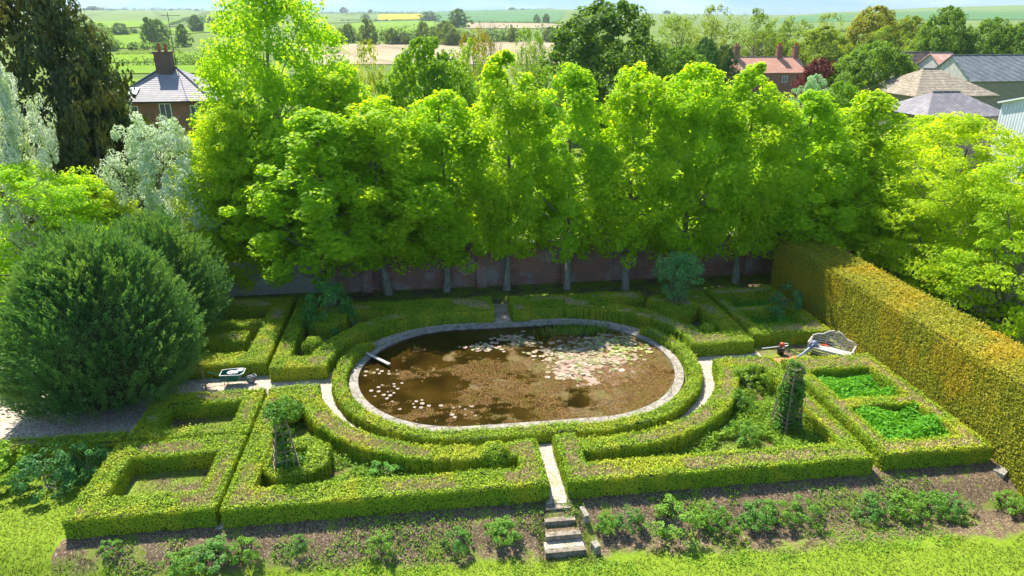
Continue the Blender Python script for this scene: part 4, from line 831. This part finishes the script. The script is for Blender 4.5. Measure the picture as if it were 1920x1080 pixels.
# wheelbarrow
we = empty('wheelbarrow', (-8.95, 28.2, 0), 'green wheelbarrow loaded with white sacking by the dark hedge', 'wheelbarrow', rz=.02)
m = MB(); rim = [(-.42, -.28, .62), (.42, -.34, .62), (.58, -.2, .64), (.58, .2, .64), (.42, .34, .62), (-.42, .28, .62)]; bot = [(-.30, -.2, .30), (.22, -.24, .30), (.30, -.12, .30), (.30, .12, .30), (.22, .24, .30), (-.30, .2, .30)]
m.add(rim+bot, [(i, (i+1) % 6, (i+1) % 6+6, i+6) for i in range(6)]+[(6, 7, 8, 9, 10, 11)])
tr_ = m.build('tray', M['green_metal'], we); md = tr_.modifiers.new('thick', 'SOLIDIFY'); md.thickness = .02
MB().tube(rim+[rim[0]], .02, 6).build('tray_rim', M['steel'], we)
for s in (-1, 1):
    MB().tube([(.88, s*.10, .22), (.4, s*.16, .27), (-.4, s*.24, .36), (-.85, s*.27, .50), (-1.05, s*.28, .56)], .02, 7).build('handle', M['green_metal'], we)
    MB().tube([(-.25, s*.22, .34), (-.32, s*.24, .0), (-.12, s*.22, .0), (-.05, s*.20, .3)], .017, 6).build('leg', M['steel'], we)
whl = MB(); whl.tube([(0, -.045, 0), (0, .045, 0)], .20, 20); wob_ = whl.build('wheel', M['rubber'], we, (.8, 0, .2)); MB().tube([(0, -.055, 0), (0, .055, 0)], .11, 14).build('hub', M['steel'], wob_)
MB().tube([(.6, -.12, .3), (.95, -.12, .42), (1.06, 0, .36), (.95, .12, .42), (.6, .12, .3)], .014, 6).build('wheel_guard', M['steel'], we)
m = MB()
for (x, y, z, r, q) in [(.02, .0, .62, .17, .6), (.22, -.06, .66, .15, .7), (.42, .05, .70, .14, .6)]:
    m.lathe([(r*math.cos(t_)*(1+.1*math.sin(5*t_)), r*q*math.sin(t_)*.6) for t_ in np.linspace(-1.5, 1.5, 9)], 9, (x, y, z))
o = m.build('garden_sack', M['sacking'], None, (-8.95, 28.15, 0), smooth=True); tag(o, 'heap of crumpled white sacks inside the wheelbarrow', 'sack')
p = at(387, 737, 0); MB().bar((0, 0, 0), (-.05, .02, 1.15), .05).build('wooden_stake', M['lattice'], None, (p[0]-.05, p[1]+.2, 0)); tag(bpy.data.objects['wooden_stake'], 'thin wooden stake standing by the gravel behind the hedge', 'stake')
# ------------------------------------------------------------------ buildings
def poly(name, vs, fs, mat, parent, thick=None):
    o = MB().add(vs, fs).build(name, mat, parent)
    if thick: md = o.modifiers.new('thick', 'SOLIDIFY'); md.thickness = thick; md.offset = -1
    return o
def window(parent, x, y, z, w_, h_, frame='whitepaint'):
    f = MB(); t_ = .08
    f.box(x-w_/2, x+w_/2, y-.06, y, z, z+t_).box(x-w_/2, x+w_/2, y-.06, y, z+h_-t_, z+h_).box(x-w_/2, x-w_/2+t_, y-.06, y, z+t_, z+h_-t_).box(x+w_/2-t_, x+w_/2, y-.06, y, z+t_, z+h_-t_).box(x-.03, x+.03, y-.05, y, z+t_, z+h_-t_)
    fo = f.build('window', M[frame], parent); MB().box(x-w_/2+t_, x+w_/2-t_, y-.02, y-.008, z+t_, z+h_-t_).build('pane', M['glass'], fo)
def chimney(parent, x, y, z0, z1, w_, d_, pots, mat='chimbrick', pot=.5):
    c = MB().box(x-w_/2, x+w_/2, y-d_/2, y+d_/2, z0, z1).box(x-w_/2-.07, x+w_/2+.07, y-d_/2-.07, y+d_/2+.07, z1+.002, z1+.18).build('chimney', M[mat], parent)
    for k in range(pots):
        q = x+(k-(pots-1)/2)*w_*.42; MB().lathe([(.16, 0), (.19, .05), (.15, .15), (.14, pot-.08), (.17, pot-.03), (.17, pot), (.11, pot)], 10, (q, y, z1+.18)).build('chimney_pot', M['terracotta'], c)
# slate roofed house at the left, 72 m away
hc = at_y(287, 188, 72.); hx, hy, ez = hc[0], 72., hc[2]
he = empty('slate_house', (hx, hy, 0), 'brick house with a hipped slate roof and one big chimney', 'house')
MB().box(-3.7, 5.2, 0, 8.5, -.2, ez).build('wall', M['housebrick'], he)
ap = at_y(288, 128, 75.5)[2]; E0 = .45
rv = [(-3.7-E0, -E0, ez-.1), (5.2+E0, -E0, ez-.1), (5.2+E0, 8.5+E0, ez-.1), (-3.7-E0, 8.5+E0, ez-.1), (.0, 4.0, ap), (1.2, 4.4, ap)]
ro = poly('roof', rv, [(0, 1, 5, 4), (1, 2, 5), (2, 3, 4, 5), (3, 0, 4), (3, 2, 1, 0)], M['slate'], he)
for a, b in ((0, 4), (1, 5), (4, 5)): MB().tube([np.array(rv[a])+[0, 0, .06], np.array(rv[b])+[0, 0, .06]], .09, 6).build('ridge_tile', M['rubber'], ro)
MB().box(-3.7-E0, 5.2+E0, -E0-.12, -E0-.005, ez-.22, ez-.06).build('gutter', M['black'], he)
sl = (ap-ez)/(4.0+E0); y_ = .9; zz = ez-.1+(y_+E0)*sl
poly('skylight', [(-2.6, y_-.45, zz-.45*sl+.1), (-1.6, y_-.45, zz-.45*sl+.1), (-1.5, y_+.45, zz+.45*sl+.1), (-2.4, y_+.45, zz+.45*sl+.1)], [(0, 1, 2, 3)], M['whitepaint'], ro, .1)
window(he, 1.0, -.01, ez-2.0, 1.1, 1.7); window(he, -2.0, -.01, ez-2.0, 1.0, 1.5); window(he, 3.8, -.01, ez-2.0, 1.0, 1.5)
chimney(he, .35, 3.9, ap-.6, at_y(287, 100, 76)[2], 1.5, 1.1, 2, pot=.75)
MB().tube([(1.25, 4.4, ap), (1.25, 4.4, ap+5.2)], .03, 5).bar((.6, 4.4, ap+4.9), (2.4, 4.4, ap+4.9), .04).build('aerial', M['black'], he)
MB().box(-6.4, -3.72, 1.0, 6.0, -.2, ez-.7).build('lean_to_wall', M['housebrick'], he)
poly('lean_to_roof', [(-6.7, .7, ez-1.0), (-3.72, .7, ez-.05), (-3.72, 6.2, ez-.05), (-6.7, 6.2, ez-1.0)], [(0, 1, 2, 3)], M['slate'], he, .12)
# cottage with clay tile roof
def gable(name, label, xa, xb, y0, dy, ze, zr, mroof, mwall, ends='gable', ov=.3, parts=None, rz=0, twall=None):
    """ridge along x; y0 front eaves"""
    e = empty(name, ((xa+xb)/2, y0, 0), label, 'barn' if 'barn' in name or 'shed' in name else 'house', rz=rz); w_ = (xb-xa)/2
    MB().box(-w_, w_, 0, dy, -.2, ze).build('wall', M[mwall], e)
    k = 0 if ends == 'gable' else dy*.42
    V = [(-w_-ov, -ov, ze-.05), (w_+ov, -ov, ze-.05), (w_+ov-k, dy/2, zr), (-w_-ov+k, dy/2, zr), (-w_-ov, dy+ov, ze-.05), (w_+ov, dy+ov, ze-.05)]
    r_ = poly('roof', V, [(0, 1, 2, 3), (3, 2, 5, 4)]+([(0, 3, 4), (1, 5, 2)] if k else []), M[mroof], e, .15)
    if not k:
        for s in (-1, 1): poly('gable_end', [(s*w_, 0, ze), (s*w_, dy, ze), (s*w_, dy/2, zr-.18)], [(0, 1, 2) if s < 0 else (0, 2, 1)], M[twall or mwall], e, .05)
    MB().tube([(-w_-ov+k, dy/2, zr+.03), (w_+ov-k, dy/2, zr+.03)], .12, 6).build('ridge_tile', M['stone'], r_)
    return e
a = at_y(1385, 125, 140.); b = at_y(1512, 122, 140.); zr = at_y(1450, 107, 144)[2]
ce = gable('cottage', 'pink tiled cottage roof with three brick chimneys among trees', a[0], b[0], 140., 8., a[2]-1.2, zr, 'tile', 'housebrick')
cw = (b[0]-a[0])/2
for x in (-cw+1.0, cw*.42, cw-.6): chimney(ce, x, 4.0, zr-1.5, zr+2.0, 1.1, .9, 2, 'housebrick', .6)
window(ce, -2, -.01, a[2]-3.2, 1.1, 1.3); window(ce, 3, -.01, a[2]-3.2, 1.1, 1.3)
def barn(name, label, pxl, pxr, ye, yr, d, mroof, mwall='bark', dy=9., ends='gable', **k):
    a = at_y(pxl, ye, d); b = at_y(pxr, ye, d); zr_ = at_y((pxl+pxr)/2, yr, d+dy/2)[2]; return gable(name, label, a[0], b[0], d, dy, a[2], zr_, mroof, mwall, ends, **k)
barn('dark_barn', 'black sheet roofed barn at the left of the farm buildings', 1705, 1772, 136, 98, 112., 'blackroof', 'bark')
barn('rusty_barn', 'barn with a pink rusted corrugated roof between two darker roofs', 1776, 1812, 138, 99, 106., 'rust', 'bark', twall='plaster')
barn('grey_barn', 'long slate grey sheet roofed barn reaching the right edge', 1822, 1990, 152, 103, 98., 'greysheet', 'bark', dy=10., twall='plaster')
barn('stone_barn', 'wide mottled old stone tiled roof with a hipped left end', 1718, 1868, 180, 129, 80., 'cob', 'bark', ends='hip', dy=11.)
barn('corrugated_shed', 'low grey corrugated roof in front of the stone tiled roof', 1740, 1890, 218, 172, 68., 'corr', 'bark', ends='hip', dy=8.)
barn('white_shed', 'white corrugated metal shed cut by the right edge', 1992, 2100, 205, 178, 58., 'whitepaint', 'whitecorr', dy=7.)
p = at_y(1585, 150, 75.); e = empty('utility_pole', (p[0], 75., 0), 'wooden utility pole between the orchard tree and the barn', 'pole'); MB().tube([(0, 0, 0), (0, 0, p[2])], [.13, .1], 8).build('pole', M['bark'], e); MB().bar((-.8, 0, p[2]-.5), (.8, 0, p[2]-.5), .1).build('crossarm', M['bark'], e)
# ------------------------------------------------------------------ distant hedgerows and trees
def hedgerow(label, pa, pb, hpx, color, n=240, group='distant hedgerows', thick=1.6):
    A, B = hit(*pa), hit(*pb); L = np.linalg.norm((B-A)[:2]); hh = hpx*(depth(A)+depth(B))/2/1280
    m_ = max(12, int(min(320, L/hh*4))); u = rng.uniform(0, 1, m_); C = A[None]*(1-u[:, None])+B[None]*u[:, None]
    C[:, :2] += rng.normal(size=(m_, 2))*hh*.22; hs = hh*rng.uniform(.55, 1.15, m_)*(.85+.25*np.sin(u*L/hh*.7+3)); C[:, 2] = terr(C[:, 0], C[:, 1])+hs*.5
    D = unit(rng.normal(size=(m_, 30, 3))); P = C[:, None]+D*(hs[:, None, None]*.6)*[1.1, 1.1, .9]; Q = leaf_quads(P.reshape(-1, 3), (D+[0, 0, .5]).reshape(-1, 3), hh*.20, hh*.15)
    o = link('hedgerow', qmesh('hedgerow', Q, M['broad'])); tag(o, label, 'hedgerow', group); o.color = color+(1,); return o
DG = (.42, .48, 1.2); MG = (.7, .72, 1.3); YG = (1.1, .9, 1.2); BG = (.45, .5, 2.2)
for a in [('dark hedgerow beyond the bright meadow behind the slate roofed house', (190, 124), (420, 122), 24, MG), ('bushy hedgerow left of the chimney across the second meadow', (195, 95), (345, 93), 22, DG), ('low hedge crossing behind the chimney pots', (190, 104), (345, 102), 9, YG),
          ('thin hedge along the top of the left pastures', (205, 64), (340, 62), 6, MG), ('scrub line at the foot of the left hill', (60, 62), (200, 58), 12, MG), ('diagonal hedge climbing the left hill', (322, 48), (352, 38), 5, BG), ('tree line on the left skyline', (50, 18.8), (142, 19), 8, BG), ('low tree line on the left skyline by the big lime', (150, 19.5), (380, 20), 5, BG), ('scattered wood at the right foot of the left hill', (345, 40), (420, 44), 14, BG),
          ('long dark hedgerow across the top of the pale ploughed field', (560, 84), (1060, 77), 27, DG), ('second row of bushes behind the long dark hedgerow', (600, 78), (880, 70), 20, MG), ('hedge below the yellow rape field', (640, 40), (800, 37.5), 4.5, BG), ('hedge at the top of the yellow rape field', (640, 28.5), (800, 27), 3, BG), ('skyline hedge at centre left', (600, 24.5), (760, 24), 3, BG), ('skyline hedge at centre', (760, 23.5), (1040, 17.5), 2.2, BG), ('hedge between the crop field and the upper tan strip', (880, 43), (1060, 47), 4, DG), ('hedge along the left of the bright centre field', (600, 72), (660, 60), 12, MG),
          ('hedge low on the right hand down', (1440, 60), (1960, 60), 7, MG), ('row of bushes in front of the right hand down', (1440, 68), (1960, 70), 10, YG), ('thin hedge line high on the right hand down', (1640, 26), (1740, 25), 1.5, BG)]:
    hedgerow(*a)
def ft(label, group, lst, color, tm=FAR):
    for i, (px, by, top, wpx) in enumerate(lst):
        p = hit(px, by); k = depth(p)/1280; h = (by-top)*k; wd = wpx*k/2
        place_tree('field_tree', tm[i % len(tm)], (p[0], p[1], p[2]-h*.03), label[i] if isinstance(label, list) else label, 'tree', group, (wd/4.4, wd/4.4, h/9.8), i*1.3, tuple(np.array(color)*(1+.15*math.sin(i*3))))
ft(['broad yellow topped tree in the valley left of the chimney', 'blue grey tree below the broad yellow topped one', 'rounded dark bush among the meadows left of the chimney'], 'valley trees seen past the slate roofed house', [(182, 92, 44, 62), (190, 96, 62, 50), (178, 96, 76, 22)], (1., .9, 1))
ft(['dark ivy covered tree above the chimney', 'tree with brownish crown right above the chimney', 'olive tree right of the aerial', 'rounded bush right of the aerial', 'thin tree near the huge lime in the valley', 'dark shrub clump alone in the upper pasture', 'small shrub alone in the upper pasture', 'pale golden tree behind the yew', 'second pale golden tree behind the yew'], 'valley trees beyond the meadows',
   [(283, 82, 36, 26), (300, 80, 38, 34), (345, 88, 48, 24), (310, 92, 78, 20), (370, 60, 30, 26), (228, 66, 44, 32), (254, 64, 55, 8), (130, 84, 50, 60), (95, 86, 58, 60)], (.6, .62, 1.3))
ft('small bushy tree in the row along the top of the ploughed field', 'small trees along the ploughed field hedge', [(690, 84, 38, 32), (655, 80, 46, 24), (640, 78, 55, 26), (735, 84, 55, 24), (757, 84, 62, 26), (795, 84, 42, 26), (812, 80, 52, 26), (835, 84, 42, 40), (850, 86, 56, 30), (962, 80, 52, 20), (1030, 80, 52, 24), (1045, 78, 58, 20)], (.85, .7, 1.3))
ft(['round dark tree left of the rape field', 'tree beside the right end of the rape field', 'broad green and orange tree above the ploughed strip', 'narrow dark tree in the crop field', 'second narrow tree in the crop field'], 'trees in the middle distance', [(685, 36, 26, 14), (805, 40, 22, 34), (860, 52, 19, 38), (1006, 44, 28, 12), (1024, 44, 27, 14)], (.65, .7, 1.2))
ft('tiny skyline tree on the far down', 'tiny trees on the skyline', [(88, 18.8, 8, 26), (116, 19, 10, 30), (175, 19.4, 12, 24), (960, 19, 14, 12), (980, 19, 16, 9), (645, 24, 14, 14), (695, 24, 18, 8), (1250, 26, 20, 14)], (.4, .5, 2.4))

# ------------------------------------------------------------------ the soft air between here and the downs
hb = MB().box(-6200, 6200, -20, 5400, -2.2, 130).build('haze', [])
t = NT('haze_air'); v = t.n.new('ShaderNodeVolumePrincipled'); v.inputs['Color'].default_value = (.80, .90, 1, 1); v.inputs['Density'].default_value = .00009; v.inputs['Anisotropy'].default_value = .2
t.l.new(v.outputs[0], t.out.inputs['Volume']); hb.data.materials.append(t.m); tag(hb, 'thin pale haze over the whole valley', 'haze', kind='stuff')
